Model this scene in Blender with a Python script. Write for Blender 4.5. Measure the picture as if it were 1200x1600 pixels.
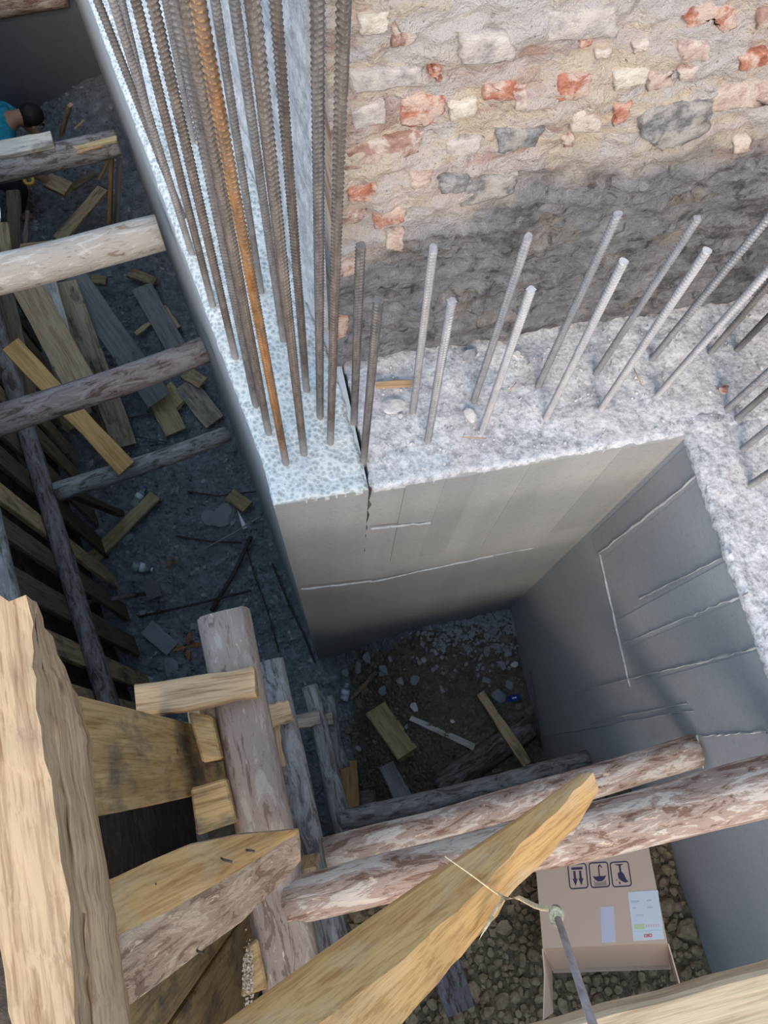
import bpy, bmesh, math, random
import numpy as np
from mathutils import Vector, Matrix, noise
random.seed(7); np.random.seed(7)
for o in list(bpy.data.objects): bpy.data.objects.remove(o)
SC = bpy.context.scene; COL = SC.collection

# ------------------------------------------------------------------ camera
F, NAD, H, YAW = 1200.0, (545.0, 1195.0), 6.3, math.radians(12)
_d = np.array([NAD[0]-600, NAD[1]-800, F]); _d = _d/np.linalg.norm(_d)
_x = np.array([1.0, 0, 0])-_d[0]*_d; _x = _x/np.linalg.norm(_x)
_y = np.cross(_x, _d)
if _y[1] > 0: _y = -_y
X2 = math.cos(YAW)*_x+math.sin(YAW)*_y; Y2 = -math.sin(YAW)*_x+math.cos(YAW)*_y
RIGHT = Vector((X2[0], Y2[0], -_d[0])); DOWN = Vector((X2[1], Y2[1], -_d[1])); FWD = Vector((X2[2], Y2[2], -_d[2]))
CAM = Vector((0, 0, H))
cd = bpy.data.cameras.new('camera'); cam = bpy.data.objects.new('camera', cd); COL.objects.link(cam)
cd.sensor_fit = 'HORIZONTAL'; cd.sensor_width = 36; cd.lens = 36*F/1200; cd.clip_start = .02; cd.clip_end = 200
m = Matrix.Identity(4)
for i in range(3):
    m[i][0] = RIGHT[i]; m[i][1] = -DOWN[i]; m[i][2] = -FWD[i]; m[i][3] = CAM[i]
cam.matrix_world = m
SC.camera = cam

# ------------------------------------------------------------------ sky, sun, exposure
W = bpy.data.worlds.new('sky'); SC.world = W; W.use_nodes = True
bg = W.node_tree.nodes['Background']; bg.inputs[0].default_value = (0.50, 0.72, 1.0, 1); bg.inputs[1].default_value = 1.35
sd = bpy.data.lights.new('sun', 'SUN'); sun = bpy.data.objects.new('sun', sd); COL.objects.link(sun)
sd.energy = 3.15; sd.angle = math.radians(34); sd.color = (1.0, 0.85, 0.68)
sun.rotation_euler = Vector((-0.22, -1.0, 0.68)).to_track_quat('Z', 'Y').to_euler()
SC.view_settings.view_transform = 'Standard'; SC.view_settings.look = 'None'
SC.view_settings.exposure = 0.22; SC.view_settings.gamma = 1.0; SC.view_settings.use_curve_mapping = False

# ------------------------------------------------------------------ helpers
def at(px, py, z):
    """the point of the place seen at a pixel of the photograph, at height z"""
    r = np.array([px-600, py-800, F]); k = (H-z)/float(r@_d)
    return Vector((k*float(r@X2), k*float(r@Y2), z))
def zc(p): return (Vector(p)-CAM).dot(FWD)
def onplane(px, py, p0, n):
    q = at(px, py, 0); n = Vector(n); t = n.dot(Vector(p0)-CAM)/n.dot(q-CAM); return CAM+(q-CAM)*t
def tag(o, label=None, cat=None, group=None, kind=None):
    if label: o['label'] = label
    if cat: o['category'] = cat
    if group: o['group'] = group
    if kind: o['kind'] = kind
    return o
def thing(name, loc, label, cat, group=None):
    o = bpy.data.objects.new(name, None); COL.objects.link(o); o.location = loc; o.empty_display_size = .1
    return tag(o, label, cat, group)
def place(o, parent, M):
    COL.objects.link(o)
    if parent is not None:
        o.parent = parent
        P = parent.get('_M'); 
        base = Matrix.Translation(parent.location) if P is None else Matrix([P[0:4], P[4:8], P[8:12], P[12:16]])
        M = base.inverted() @ M
    o.matrix_basis = M
def mesh(name, verts, faces, mats, parent=None, M=None, smooth=False, mi=None):
    """verts in world space; M the frame the mesh gets as its own"""
    if M is None:
        n = len(verts); cx = sum(v[0] for v in verts)/n; cy = sum(v[1] for v in verts)/n; cz = min(v[2] for v in verts)
        M = Matrix.Translation((cx, cy, cz))
    inv = M.inverted()
    me = bpy.data.meshes.new(name)
    me.from_pydata([inv @ Vector(v) for v in verts], [], faces)
    if not isinstance(mats, (list, tuple)): mats = [mats]
    for k in mats: me.materials.append(MAT[k])
    if mi: me.polygons.foreach_set('material_index', mi)
    bm = bmesh.new(); bm.from_mesh(me); bmesh.ops.recalc_face_normals(bm, faces=bm.faces); bm.to_mesh(me); bm.free()
    if smooth: me.polygons.foreach_set('use_smooth', [True]*len(me.polygons))
    o = bpy.data.objects.new(name, me); place(o, parent, M)
    return o
def frame(a, b, up=(0, 0, 1), loc=None):
    x = (Vector(b)-Vector(a)).normalized(); u = Vector(up)
    if abs(x.dot(u)) > .97: u = Vector((0, 1, 0))
    y = u.cross(x).normalized(); z = x.cross(y)
    M = Matrix.Identity(4); l = Vector(a) if loc is None else Vector(loc)
    for i in range(3): M[i][0] = x[i]; M[i][1] = y[i]; M[i][2] = z[i]; M[i][3] = l[i]
    return M
def loft(secs, closed=True):
    k = len(secs[0]); V = [v for s in secs for v in s]; Fc = []
    for i in range(len(secs)-1):
        for j in range(k):
            j2 = (j+1) % k
            if not closed and j2 == 0: continue
            Fc.append((i*k+j, i*k+j2, (i+1)*k+j2, (i+1)*k+j))
    if closed:
        Fc.append(tuple(range(k))[::-1]); Fc.append(tuple(range((len(secs)-1)*k, len(secs)*k)))
    return V, Fc
def board(name, a, b, w, t, mat, label=None, cat='board', group=None, parent=None, up=(0, 0, 1), rag=.0, n=6, wob=.004, taper=1.0, roll=0.0):
    """a sawn plank from a to b (centre line of its underside side), w wide, t thick, arrises taken off, ends slightly off square"""
    a = Vector(a); b = Vector(b); M = frame(a, b, up)
    if roll: M = M @ Matrix.Rotation(roll, 4, 'X')
    L = (b-a).length; c = min(t, w)*.12; secs = []
    sk0 = random.uniform(-.06, .06)*w; sk1 = random.uniform(-.06, .06)*w
    for i in range(n+1):
        f = i/n; ww = w*(1+(taper-1)*f)/2+random.uniform(-wob, wob); yo = random.uniform(-wob, wob)*.6
        s = []
        for (y, z) in ((-ww, c), (-ww+c, 0), (ww-c, 0), (ww, c), (ww, t-c), (ww-c, t), (-ww+c, t), (-ww, t-c)):
            x = f*L
            if i == 0: x += sk0*y/w+ (random.uniform(-rag, rag) if rag else 0)
            if i == n: x += sk1*y/w+ (random.uniform(-rag, rag) if rag else 0)
            s.append(M @ Vector((x, y+yo, z+random.uniform(-1, 1)*wob*.3)))
        secs.append(s)
    V, Fc = loft(secs); o = mesh(name, V, Fc, mat, parent, M)
    if label: tag(o, label, cat, group)
    return o
def log(name, a, b, r0, r1, mat, label=None, cat='log', group=None, parent=None, n=14, k=14, lump=.05, bend=.01, endmat='cut_end', rag=0.0, flat=0.0):
    a = Vector(a); b = Vector(b); M = frame(a, b); L = (b-a).length; secs = []; sd_ = random.uniform(0, 50)
    for i in range(n+1):
        f = i/n; r = r0+(r1-r0)*f; s = []
        oy = bend*math.sin(f*math.pi*1.3+sd_); oz = bend*.6*math.sin(f*math.pi*1.1+sd_*2)
        for j in range(k):
            an = 2*math.pi*j/k
            q = 1+lump*noise.noise(Vector((f*L*3+sd_, math.cos(an)*1.3, math.sin(an)*1.3)))*2
            y = r*q*math.cos(an); z = r*q*math.sin(an)
            if flat and z > r*(1-flat): z = r*(1-flat)
            x = f*L+(random.uniform(-rag, rag) if (rag and i in (0, n)) else 0)
            s.append(M @ Vector((x, y+oy, z+oz)))
        secs.append(s)
    V, Fc = loft(secs); mi = [0]*(len(Fc)-2)+[1, 1]
    o = mesh(name, V, Fc, [mat, endmat], parent, M, mi=mi)
    me = o.data; me.polygons.foreach_set('use_smooth', [True]*(len(me.polygons)-2)+[False, False])
    if label: tag(o, label, cat, group)
    return o
def tube(name, pts, r, mat, label=None, cat=None, group=None, parent=None, k=8, M=None):
    pts = [Vector(p) for p in pts]; secs = []
    for i, p in enumerate(pts):
        t = (pts[min(i+1, len(pts)-1)]-pts[max(i-1, 0)]).normalized(); u = Vector((0, 0, 1)) if abs(t.z) < .9 else Vector((1, 0, 0))
        s1 = t.cross(u).normalized(); s2 = t.cross(s1); rr = r[i] if isinstance(r, (list, tuple)) else r
        secs.append([p+s1*rr*math.cos(2*math.pi*j/k)+s2*rr*math.sin(2*math.pi*j/k) for j in range(k)])
    V, Fc = loft(secs); o = mesh(name, V, Fc, mat, parent, M, smooth=True)
    if label: tag(o, label, cat, group)
    return o
def prism(name, poly, depth, mat, parent=None, M=None, **kw):
    """poly: list of world points of one face; depth: extrusion vector"""
    d = Vector(depth); A = [Vector(p) for p in poly]; secs = [A, [p+d for p in A]]
    V, Fc = loft(secs); return mesh(name, V, Fc, mat, parent, M, **kw)
def rockmesh(name, seed, mat, sub=2, jag=.28, flat=1.0, cut=.38):
    bm = bmesh.new(); bmesh.ops.create_icosphere(bm, subdivisions=sub, radius=1.0); rnd = random.Random(seed)
    pl = [(Vector((rnd.gauss(0, 1), rnd.gauss(0, 1), rnd.gauss(0, 1))).normalized(), rnd.uniform(cut, .8)) for _ in range(9)]
    for v in bm.verts:
        for nrm, dd in pl:
            e = v.co.dot(nrm)-dd
            if e > 0: v.co -= nrm*e
        v.co *= 1+rnd.uniform(-jag, jag)*.22
        v.co.z *= flat
    me = bpy.data.meshes.new(name); bm.to_mesh(me); bm.free(); me.materials.append(MAT[mat]); return me
def rock(name, me, p, s, label=None, cat='stone', group=None, parent=None, rz=None, tilt=.3):
    o = bpy.data.objects.new(name, me)
    M = Matrix.Translation(p) @ Matrix.Rotation(random.uniform(0, 6.28) if rz is None else rz, 4, 'Z') @ Matrix.Rotation(random.uniform(-tilt, tilt), 4, 'X') @ Matrix.Diagonal((*((s, s*random.uniform(.7, 1), s*random.uniform(.6, .9)) if not isinstance(s, tuple) else s), 1))
    place(o, parent, M)
    if label: tag(o, label, cat, group)
    return o
def fbm(x, y, z=0.0, oct=4): return noise.fractal(Vector((x, y, z)), 1.0, 2.0, oct)

# ------------------------------------------------------------------ materials
MAT = {}
class NT:
    def __init__(s, name):
        m = bpy.data.materials.new(name); m.use_nodes = True; MAT[name] = m; s.t = m.node_tree; s.b = s.t.nodes['Principled BSDF']; s.m = m
    def n(s, typ, **kw):
        nd = s.t.nodes.new(typ)
        for k, v in kw.items():
            if k in nd.inputs.keys() if isinstance(k, str) else False: nd.inputs[k].default_value = v
            else: setattr(nd, k, v)
        return nd
    def l(s, a, b): s.t.links.new(a, b)
    def co(s, scale=(1, 1, 1), kind='Object', loc=(0, 0, 0)):
        tc = s.n('ShaderNodeTexCoord'); mp = s.n('ShaderNodeMapping'); mp.inputs['Scale'].default_value = scale; mp.inputs['Location'].default_value = loc
        if kind == 'World': g = s.n('ShaderNodeNewGeometry'); s.l(g.outputs['Position'], mp.inputs[0])
        else: s.l(tc.outputs[kind], mp.inputs[0])
        return mp.outputs[0]
    def noise(s, co, scale, detail=5, rough=.6, dist=0.0):
        nd = s.n('ShaderNodeTexNoise'); nd.inputs['Scale'].default_value = scale; nd.inputs['Detail'].default_value = detail; nd.inputs['Roughness'].default_value = rough; nd.inputs['Distortion'].default_value = dist
        s.l(co, nd.inputs['Vector']); return nd.outputs['Fac']
    def vor(s, co, scale, feat='F1', out='Distance'):
        nd = s.n('ShaderNodeTexVoronoi'); nd.feature = feat; nd.inputs['Scale'].default_value = scale; s.l(co, nd.inputs['Vector']); return nd.outputs[out]
    def ramp(s, fac, stops, interp='LINEAR'):
        r = s.n('ShaderNodeValToRGB'); cr = r.color_ramp; cr.interpolation = interp
        while len(cr.elements) < len(stops): cr.elements.new(.5)
        for e, (p, c) in zip(cr.elements, stops): e.position = p; e.color = (*c, 1) if len(c) == 3 else c
        s.l(fac, r.inputs[0]); return r.outputs[0]
    def mix(s, fac, a, b, mode='MIX'):
        nd = s.n('ShaderNodeMix'); nd.data_type = 'RGBA'; nd.blend_type = mode
        for sock, v in ((nd.inputs[0], fac), (nd.inputs[6], a), (nd.inputs[7], b)):
            if hasattr(v, 'is_output'): s.l(v, sock)
            elif isinstance(v, (int, float)): sock.default_value = v
            else: sock.default_value = (*v, 1)
        return nd.outputs[2]
    def math(s, op, a, b=None):
        nd = s.n('ShaderNodeMath'); nd.operation = op
        for sock, v in ((nd.inputs[0], a), (nd.inputs[1], b)):
            if v is None: continue
            if hasattr(v, 'is_output'): s.l(v, sock)
            else: sock.default_value = v
        return nd.outputs[0]
    def maprange(s, v, a, b, c=0.0, d=1.0):
        nd = s.n('ShaderNodeMapRange'); s.l(v, nd.inputs[0])
        for i, q in enumerate((a, b, c, d)): nd.inputs[i+1].default_value = q
        return nd.outputs[0]
    def rnd(s): return s.n('ShaderNodeObjectInfo').outputs['Random']
    def out(s, col, rough=.85, bump=None, bs=.5, bd=.01, metal=0.0, spec=.3):
        b = s.b
        if hasattr(col, 'is_output'): s.l(col, b.inputs['Base Color'])
        else: b.inputs['Base Color'].default_value = (*col, 1)
        if hasattr(rough, 'is_output'): s.l(rough, b.inputs['Roughness'])
        else: b.inputs['Roughness'].default_value = rough
        b.inputs['Metallic'].default_value = metal; b.inputs['Specular IOR Level'].default_value = spec
        if bump is not None:
            bp = s.n('ShaderNodeBump'); bp.inputs['Strength'].default_value = bs; bp.inputs['Distance'].default_value = bd
            s.l(bump, bp.inputs['Height']); s.l(bp.outputs[0], b.inputs['Normal'])
        return s.m
def wood(name, light, dark, stain=None, stain_amt=.5, rough=.75, knots=True, var=.25, gscale=1.0):
    t = NT(name); r = t.rnd(); off = t.math('MULTIPLY', r, 37.0)
    tc = t.n('ShaderNodeTexCoord'); ad = t.n('ShaderNodeVectorMath'); ad.operation = 'ADD'; t.l(tc.outputs['Object'], ad.inputs[0]); t.l(off, ad.inputs[1])
    mp = t.n('ShaderNodeMapping'); mp.inputs['Scale'].default_value = (1.2*gscale, 14*gscale, 14*gscale); t.l(ad.outputs[0], mp.inputs[0])
    g = t.noise(mp.outputs[0], 2.2, 6, .62, .6)
    mp2 = t.n('ShaderNodeMapping'); mp2.inputs['Scale'].default_value = (2.5, 60, 60); t.l(ad.outputs[0], mp2.inputs[0])
    fine = t.noise(mp2.outputs[0], 2.5, 3, .6)
    c = t.ramp(g, [(.38, dark), (.50, light), (.64, tuple(min(1, q*1.18) for q in light))])
    c = t.mix(.45, c, t.ramp(fine, [(.38, tuple(q*.75 for q in dark)), (.52, light)]))
    if knots:
        mk = t.n('ShaderNodeMapping'); mk.inputs['Scale'].default_value = (3, 6, 6); t.l(ad.outputs[0], mk.inputs[0])
        kn = t.vor(mk.outputs[0], 1.6); c = t.mix(t.ramp(kn, [(.04, (.75,)*3), (.11, (0, 0, 0))]), c, tuple(q*.35 for q in dark))
    if stain:
        ms = t.n('ShaderNodeMapping'); ms.inputs['Scale'].default_value = (3, 7, 7); t.l(ad.outputs[0], ms.inputs[0])
        sn = t.noise(ms.outputs[0], 1.6, 5, .65); c = t.mix(t.ramp(sn, [(.5, (0, 0, 0)), (.66, (stain_amt,)*3)]), c, stain)
    v = t.maprange(r, 0, 1, 1-var, 1+var); hv = t.n('ShaderNodeHueSaturation'); t.l(v, hv.inputs['Value']); t.l(c, hv.inputs['Color'])
    t.out(hv.outputs[0], rough, t.math('ADD', g, fine), .45, .004)
wood('wood_fresh', (.62, .37, .15), (.43, .21, .07), stain=(.66, .50, .32), stain_amt=.4, var=.08)
wood('wood_board', (.56, .36, .16), (.34, .19, .07), stain=(.10, .09, .07), stain_amt=.75, var=.12)
wood('wood_pale', (.56, .365, .205), (.30, .155, .07), stain=(.36, .23, .14), var=.08)
wood('wood_old', (.52, .38, .22), (.28, .19, .10), stain=(.10, .09, .08), stain_amt=.8, var=.3)
wood('wood_yellow', (.54, .42, .23), (.34, .23, .11), stain=(.26, .16, .08), stain_amt=.5, var=.12)
wood('wood_weather', (.58, .47, .32), (.30, .22, .13), stain=(.07, .06, .05), stain_amt=.85, var=.1)
wood('wood_tan', (.50, .36, .22), (.33, .21, .115), var=.05)
wood('wood_orange', (.62, .37, .14), (.40, .20, .07), var=.1)
wood('wood_grey', (.42, .355, .28), (.22, .18, .14), stain=(.10, .11, .12), stain_amt=.6, var=.2)
wood('wood_bluegrey', (.29, .28, .27), (.17, .165, .16), stain=(.36, .35, .32), stain_amt=.3, var=.15)
wood('wood_dark', (.17, .13, .09), (.07, .055, .04), var=.3)
wood('wood_white', (.66, .62, .55), (.44, .40, .34), stain=(.06, .05, .05), stain_amt=.7, var=.1)
def bark(name, brown, pink, pale, amt=(.45, .54), cream=.60, gs=1.5):
    t = NT(name); r = t.rnd(); off = t.math('MULTIPLY', r, 21.0)
    tc = t.n('ShaderNodeTexCoord'); ad = t.n('ShaderNodeVectorMath'); ad.operation = 'ADD'; t.l(tc.outputs['Object'], ad.inputs[0]); t.l(off, ad.inputs[1])
    mp = t.n('ShaderNodeMapping'); mp.inputs['Scale'].default_value = (3.2*gs, 11*gs, 11*gs); t.l(ad.outputs[0], mp.inputs[0])
    a = t.noise(mp.outputs[0], 1.5, 7, .68, .8); b = t.noise(mp.outputs[0], 4.0, 6, .7, .4)
    c = t.ramp(a, [(amt[0]-.03, brown), (amt[0]+.01, pink), (amt[1]-.02, pink), (amt[1]+.02, pale)])
    c = t.mix(t.ramp(b, [(.30, (.7,)*3), (.42, (0, 0, 0))]), c, tuple(q*.35 for q in brown))
    c = t.mix(t.ramp(b, [(cream, (0, 0, 0)), (cream+.06, (.85,)*3)]), c, (.72, .55, .38))
    t.out(c, .85, t.math('ADD', a, b), .8, .008)
bark('bark_log', (.25, .155, .10), (.42, .29, .20), (.54, .40, .28), amt=(.45, .54), cream=.59, gs=1.4)
bark('bark_pinkish', (.22, .145, .11), (.37, .275, .225), (.46, .37, .31), amt=(.43, .56), cream=.62, gs=1.2)
bark('bark_red', (.21, .12, .085), (.39, .28, .225), (.58, .49, .42), amt=(.445, .535), cream=.60, gs=1.3)
bark('bark_stripped', (.22, .175, .14), (.38, .335, .295), (.48, .44, .40), amt=(.40, .56), cream=.70)
bark('bark_dark', (.09, .065, .055), (.19, .155, .15), (.25, .225, .22), cream=.8)
bark('bark_grey', (.13, .115, .105), (.27, .255, .245), (.37, .36, .35), cream=.78)
t = NT('cut_end'); c = t.ramp(t.noise(t.co((9, 9, 9)), 3, 5), [(.3, (.46, .32, .2)), (.7, (.68, .53, .37))]); t.out(c, .85)
def concrete(name, base, dark, streak=.5, tone=.12):
    t = NT(name); w = t.co((1, 1, 1), 'World')
    n1 = t.noise(w, 2.2, 6, .6); sv = t.noise(t.co((7, 7, .5), 'World'), 1.3, 4, .55); f = t.noise(w, 60, 3, .6)
    c = t.mix(n1, dark, base); c = t.mix(t.ramp(sv, [(.38, (streak,)*3), (.6, (0, 0, 0))]), c, dark)
    c = t.mix(t.ramp(f, [(.3, (.25,)*3), (.5, (0, 0, 0))]), c, tuple(q*.6 for q in dark))
    hv = t.n('ShaderNodeHueSaturation'); t.l(t.maprange(t.rnd(), 0, 1, .86, 1.12), hv.inputs['Value']); t.l(c, hv.inputs['Color']); c = hv.outputs[0]
    pits = t.vor(w, 34); pm = t.math('MULTIPLY', t.ramp(pits, [(.04, (1, 1, 1)), (.09, (0, 0, 0))]), t.ramp(t.noise(w, 5, 2), [(.56, (0, 0, 0)), (.62, (1, 1, 1))]))
    c = t.mix(pm, c, tuple(q*.3 for q in dark))
    t.out(c, .62, t.math('ADD', n1, t.math('MULTIPLY', f, .4)), .25, .006, spec=.35)
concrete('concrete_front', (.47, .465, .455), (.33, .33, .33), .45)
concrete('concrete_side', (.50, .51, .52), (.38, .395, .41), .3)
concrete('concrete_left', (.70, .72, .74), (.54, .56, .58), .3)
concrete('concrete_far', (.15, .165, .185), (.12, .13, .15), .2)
t = NT('laitance_and_lit_edge'); t.out(t.ramp(t.noise(t.co((1, 1, 1), 'World'), 40, 4), [(.35, (.40, .41, .42)), (.6, (.54, .55, .56))]), .8)
t = NT('concrete_hammered'); w = t.co((1, 1, 1), 'World')
v = t.vor(w, 62); n1 = t.noise(w, 90, 4, .7); n2 = t.noise(w, 7, 4)
c = t.ramp(v, [(.0, (.30, .34, .335)), (.30, (.44, .48, .475)), (.5, (.66, .69, .69)), (.8, (.76, .79, .79))]); c = t.mix(t.ramp(n1, [(.30, (.85,)*3), (.44, (0, 0, 0))]), c, (.22, .25, .26)); c = t.mix(t.ramp(n2, [(.42, (.35,)*3), (.6, (0, 0, 0))]), c, (.5, .54, .55))
t.out(c, .9, t.math('ADD', v, n1), .7, .006)
t = NT('rubble_top'); w = t.co((1, 1, 1), 'World')
n1 = t.noise(w, 34, 8, .75); n2 = t.noise(w, 5, 4); n3 = t.noise(w, 110, 4, .7); v = t.vor(w, 60)
c = t.ramp(n1, [(.34, (.26, .26, .28)), (.44, (.48, .48, .50)), (.53, (.66, .655, .67)), (.66, (.80, .795, .81))])
c = t.mix(t.ramp(n2, [(.48, (0, 0, 0)), (.66, (.35,)*3)]), c, (.62, .53, .51)); c = t.mix(t.ramp(n3, [(.31, (.75,)*3), (.40, (0, 0, 0))]), c, (.17, .17, .19))
t.out(c, .95, t.math('ADD', n1, t.math('MULTIPLY', v, .5)), .7, .008)
t = NT('masonry_mortar'); w = t.co((1, 1, 1), 'World'); wl = t.co((4, 4, 9), 'World')
n1 = t.noise(wl, .9, 6, .65, .5); n2 = t.noise(w, 30, 8, .75); n3 = t.noise(w, 95, 4, .75); n4 = t.noise(w, 3.0, 6, .65)
warm = t.mix(t.ramp(n1, [(.44, (0, 0, 0)), (.54, (1, 1, 1))]), (.82, .68, .63), (.88, .72, .56))
n5 = t.noise(t.co((3, 3, 6), 'World', (7, 3, 1)), 1.1, 6, .65, .4); warm = t.mix(t.ramp(n5, [(.53, (0, 0, 0)), (.59, (.9,)*3)]), warm, (.62, .40, .33))
n6 = t.noise(t.co((2, 2, 4), 'World', (1, 9, 4)), 1.2, 5, .6, .4); warm = t.mix(t.ramp(n6, [(.50, (0, 0, 0)), (.56, (.85,)*3)]), warm, (.82, .755, .73))
warm = t.mix(t.ramp(n2, [(.34, (.6,)*3), (.44, (0, 0, 0))]), warm, (.42, .33, .29))
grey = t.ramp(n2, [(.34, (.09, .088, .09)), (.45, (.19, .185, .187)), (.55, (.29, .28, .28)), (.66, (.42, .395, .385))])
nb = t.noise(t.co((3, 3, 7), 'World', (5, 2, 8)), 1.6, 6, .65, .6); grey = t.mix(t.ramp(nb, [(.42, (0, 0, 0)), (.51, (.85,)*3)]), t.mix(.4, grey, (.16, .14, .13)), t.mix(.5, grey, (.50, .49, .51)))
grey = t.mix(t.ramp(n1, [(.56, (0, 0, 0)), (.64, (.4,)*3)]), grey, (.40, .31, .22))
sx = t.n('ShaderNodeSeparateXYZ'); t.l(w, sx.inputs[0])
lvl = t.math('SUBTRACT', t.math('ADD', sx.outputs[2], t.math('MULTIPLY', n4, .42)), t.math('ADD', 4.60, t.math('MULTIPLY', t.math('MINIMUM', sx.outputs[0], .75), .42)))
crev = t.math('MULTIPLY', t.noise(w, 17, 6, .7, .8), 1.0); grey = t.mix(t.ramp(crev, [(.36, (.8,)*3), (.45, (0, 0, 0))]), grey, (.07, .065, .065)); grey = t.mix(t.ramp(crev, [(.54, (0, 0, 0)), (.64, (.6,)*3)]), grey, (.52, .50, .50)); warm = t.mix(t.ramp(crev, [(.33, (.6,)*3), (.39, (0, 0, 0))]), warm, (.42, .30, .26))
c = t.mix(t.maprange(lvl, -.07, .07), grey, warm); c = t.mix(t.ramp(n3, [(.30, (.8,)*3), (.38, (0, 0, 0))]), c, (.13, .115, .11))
t.out(c, .95, t.math('ADD', n2, t.math('ADD', t.math('MULTIPLY', n3, .7), t.math('MULTIPLY', crev, 1.2))), 1.0, .022)
t = NT('masonry_return'); w = t.co((1, 1, 1), 'World'); n2 = t.noise(w, 22, 6, .7); n3 = t.noise(w, 70, 4, .7)
c = t.ramp(n2, [(.32, (.36, .35, .36)), (.48, (.60, .58, .58)), (.62, (.76, .73, .72))]); c = t.mix(t.ramp(n3, [(.30, (.7,)*3), (.42, (0, 0, 0))]), c, (.2, .19, .19)); t.out(c, .95, n2, .9, .012)
def brickm(name, a, b, dust=.35):
    t = NT(name); w = t.co((1, 1, 1), 'World'); n = t.noise(w, 26, 7, .75); n2 = t.noise(w, 13, 7, .7, .5); c = t.ramp(n, [(.36, tuple(q*.7 for q in a)), (.44, a), (.58, b)])
    c = t.mix(t.ramp(n2, [(.47, (0, 0, 0)), (.55, (dust,)*3)]), c, (.78, .67, .57)); t.out(c, .95, n, 1.0, .014)
brickm('brick_red', (.44, .16, .10), (.64, .29, .20), .65); brickm('brick_pale', (.55, .38, .32), (.70, .55, .48), .75); brickm('brick_brown', (.38, .22, .17), (.52, .33, .27), .7)
brickm('stone_grey', (.21, .20, .195), (.40, .385, .375), .3); brickm('stone_cream', (.74, .63, .50), (.84, .75, .64), .1); brickm('stone_pale', (.52, .45, .43), (.68, .60, .57), .45)
def soil(name, a, b, c_, sc=14, bd=.02):
    t = NT(name); w = t.co((1, 1, 1), 'World'); n = t.noise(w, sc, 7, .7); n2 = t.noise(w, 3, 3); v = t.vor(w, sc*2.2)
    c = t.ramp(n, [(.3, a), (.52, b), (.72, c_)]); c = t.mix(t.ramp(n2, [(.45, (0, 0, 0)), (.65, (.4,)*3)]), c, a); t.out(c, .95, t.math('ADD', n, v), .9, bd)
soil('ground_grey', (.12, .13, .14), (.215, .225, .24), (.34, .355, .37))
soil('ground_brown', (.10, .082, .06), (.165, .135, .10), (.25, .22, .18))
soil('soil_bank', (.05, .035, .025), (.10, .075, .055), (.15, .115, .085), 9)
soil('clod', (.21, .14, .08), (.40, .28, .165), (.54, .40, .255), 18, .01)
soil('bench_earth', (.12, .085, .05), (.23, .165, .10), (.34, .25, .16), 20, .02)
soil('rubble_stone', (.25, .25, .255), (.38, .38, .385), (.50, .49, .48), 12, .006)
soil('rubble_brown', (.14, .115, .085), (.22, .185, .145), (.30, .265, .22), 12, .006)
soil('slab_grey', (.22, .235, .25), (.28, .295, .31), (.34, .355, .37), 6, .003)
soil('stone_white', (.52, .50, .49), (.68, .66, .65), (.80, .77, .76), 14, .005)
def steel(name, a, b, splash=None):
    t = NT(name); o = t.co((1, 1, .25)); r = t.rnd(); n = t.noise(o, 60, 5, .7); n2 = t.noise(t.co((1, 1, .5)), 9, 4, .6)
    c = t.ramp(n, [(.32, a), (.65, b)])
    if name == 'rebar_orange': c = t.mix(t.ramp(n2, [(.42, (0, 0, 0)), (.58, (1, 1, 1))]), t.ramp(n, [(.32, (.12, .075, .05)), (.65, (.27, .17, .11))]), c)
    if splash:
        sx = t.n('ShaderNodeSeparateXYZ'); t.l(t.co(), sx.inputs[0]); f = t.maprange(t.math('ADD', sx.outputs[2], t.math('MULTIPLY', n2, .25)), splash[0], splash[1], 1, 0)
        c = t.mix(f, c, t.ramp(n, [(.3, splash[2]), (.7, splash[3])]))
    t.out(c, .75, n, .4, .002, metal=.15, spec=.3)
CEM = ((.26, .25, .25), (.42, .41, .40))
steel('rebar_rust', (.085, .068, .058), (.21, .17, .145), (.20, .38, *CEM)); steel('rebar_orange', (.20, .085, .03), (.42, .20, .075), (.20, .38, *CEM)); steel('rebar_grey', (.15, .135, .13), (.34, .32, .31), (.18, .34, *CEM))
steel('rebar_cement', (.28, .275, .28), (.44, .43, .44)); steel('rebar_pale', (.42, .41, .42), (.62, .60, .60)); steel('rebar_dark', (.09, .085, .085), (.21, .19, .18), (.12, .3, *CEM))
steel('steel_old', (.10, .09, .085), (.20, .185, .18)); steel('steel_pin', (.26, .20, .185), (.50, .42, .40)); steel('nail', (.05, .035, .03), (.12, .09, .08))
steel('rib_worn', (.16, .135, .12), (.29, .25, .22)); steel('rib_rust', (.30, .16, .07), (.50, .30, .14)); steel('rib_pale', (.46, .45, .45), (.64, .62, .62))
t = NT('cardboard'); n = t.noise(t.co((120, 3, 3)), 1, 3); c = t.mix(t.math('MULTIPLY', n, .25), (.80, .56, .41), (.70, .48, .345)); t.out(c, .8)
t = NT('cardboard_inside'); t.out((.62, .42, .30), .85)
t = NT('print_violet'); t.out((.075, .055, .115), .7)
t = NT('print_grey'); t.out((.40, .31, .26), .8)
t = NT('paper_white'); t.out((.86, .87, .88), .5); t = NT('tape'); t.out((.74, .70, .78), .35)
t = NT('print_pale'); t.out((.62, .66, .62), .6); t = NT('print_green'); t.out((.72, .80, .42), .6); t = NT('print_red'); t.out((.75, .18, .20), .6); t = NT('print_pink'); t.out((.86, .62, .66), .6); t = NT('print_blue'); t.out((.55, .68, .80), .6)
t = NT('rope'); t.out(t.ramp(t.noise(t.co((30, 30, 30)), 5, 3), [(.35, (.55, .42, .24)), (.65, (.82, .70, .46))]), .9)
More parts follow.
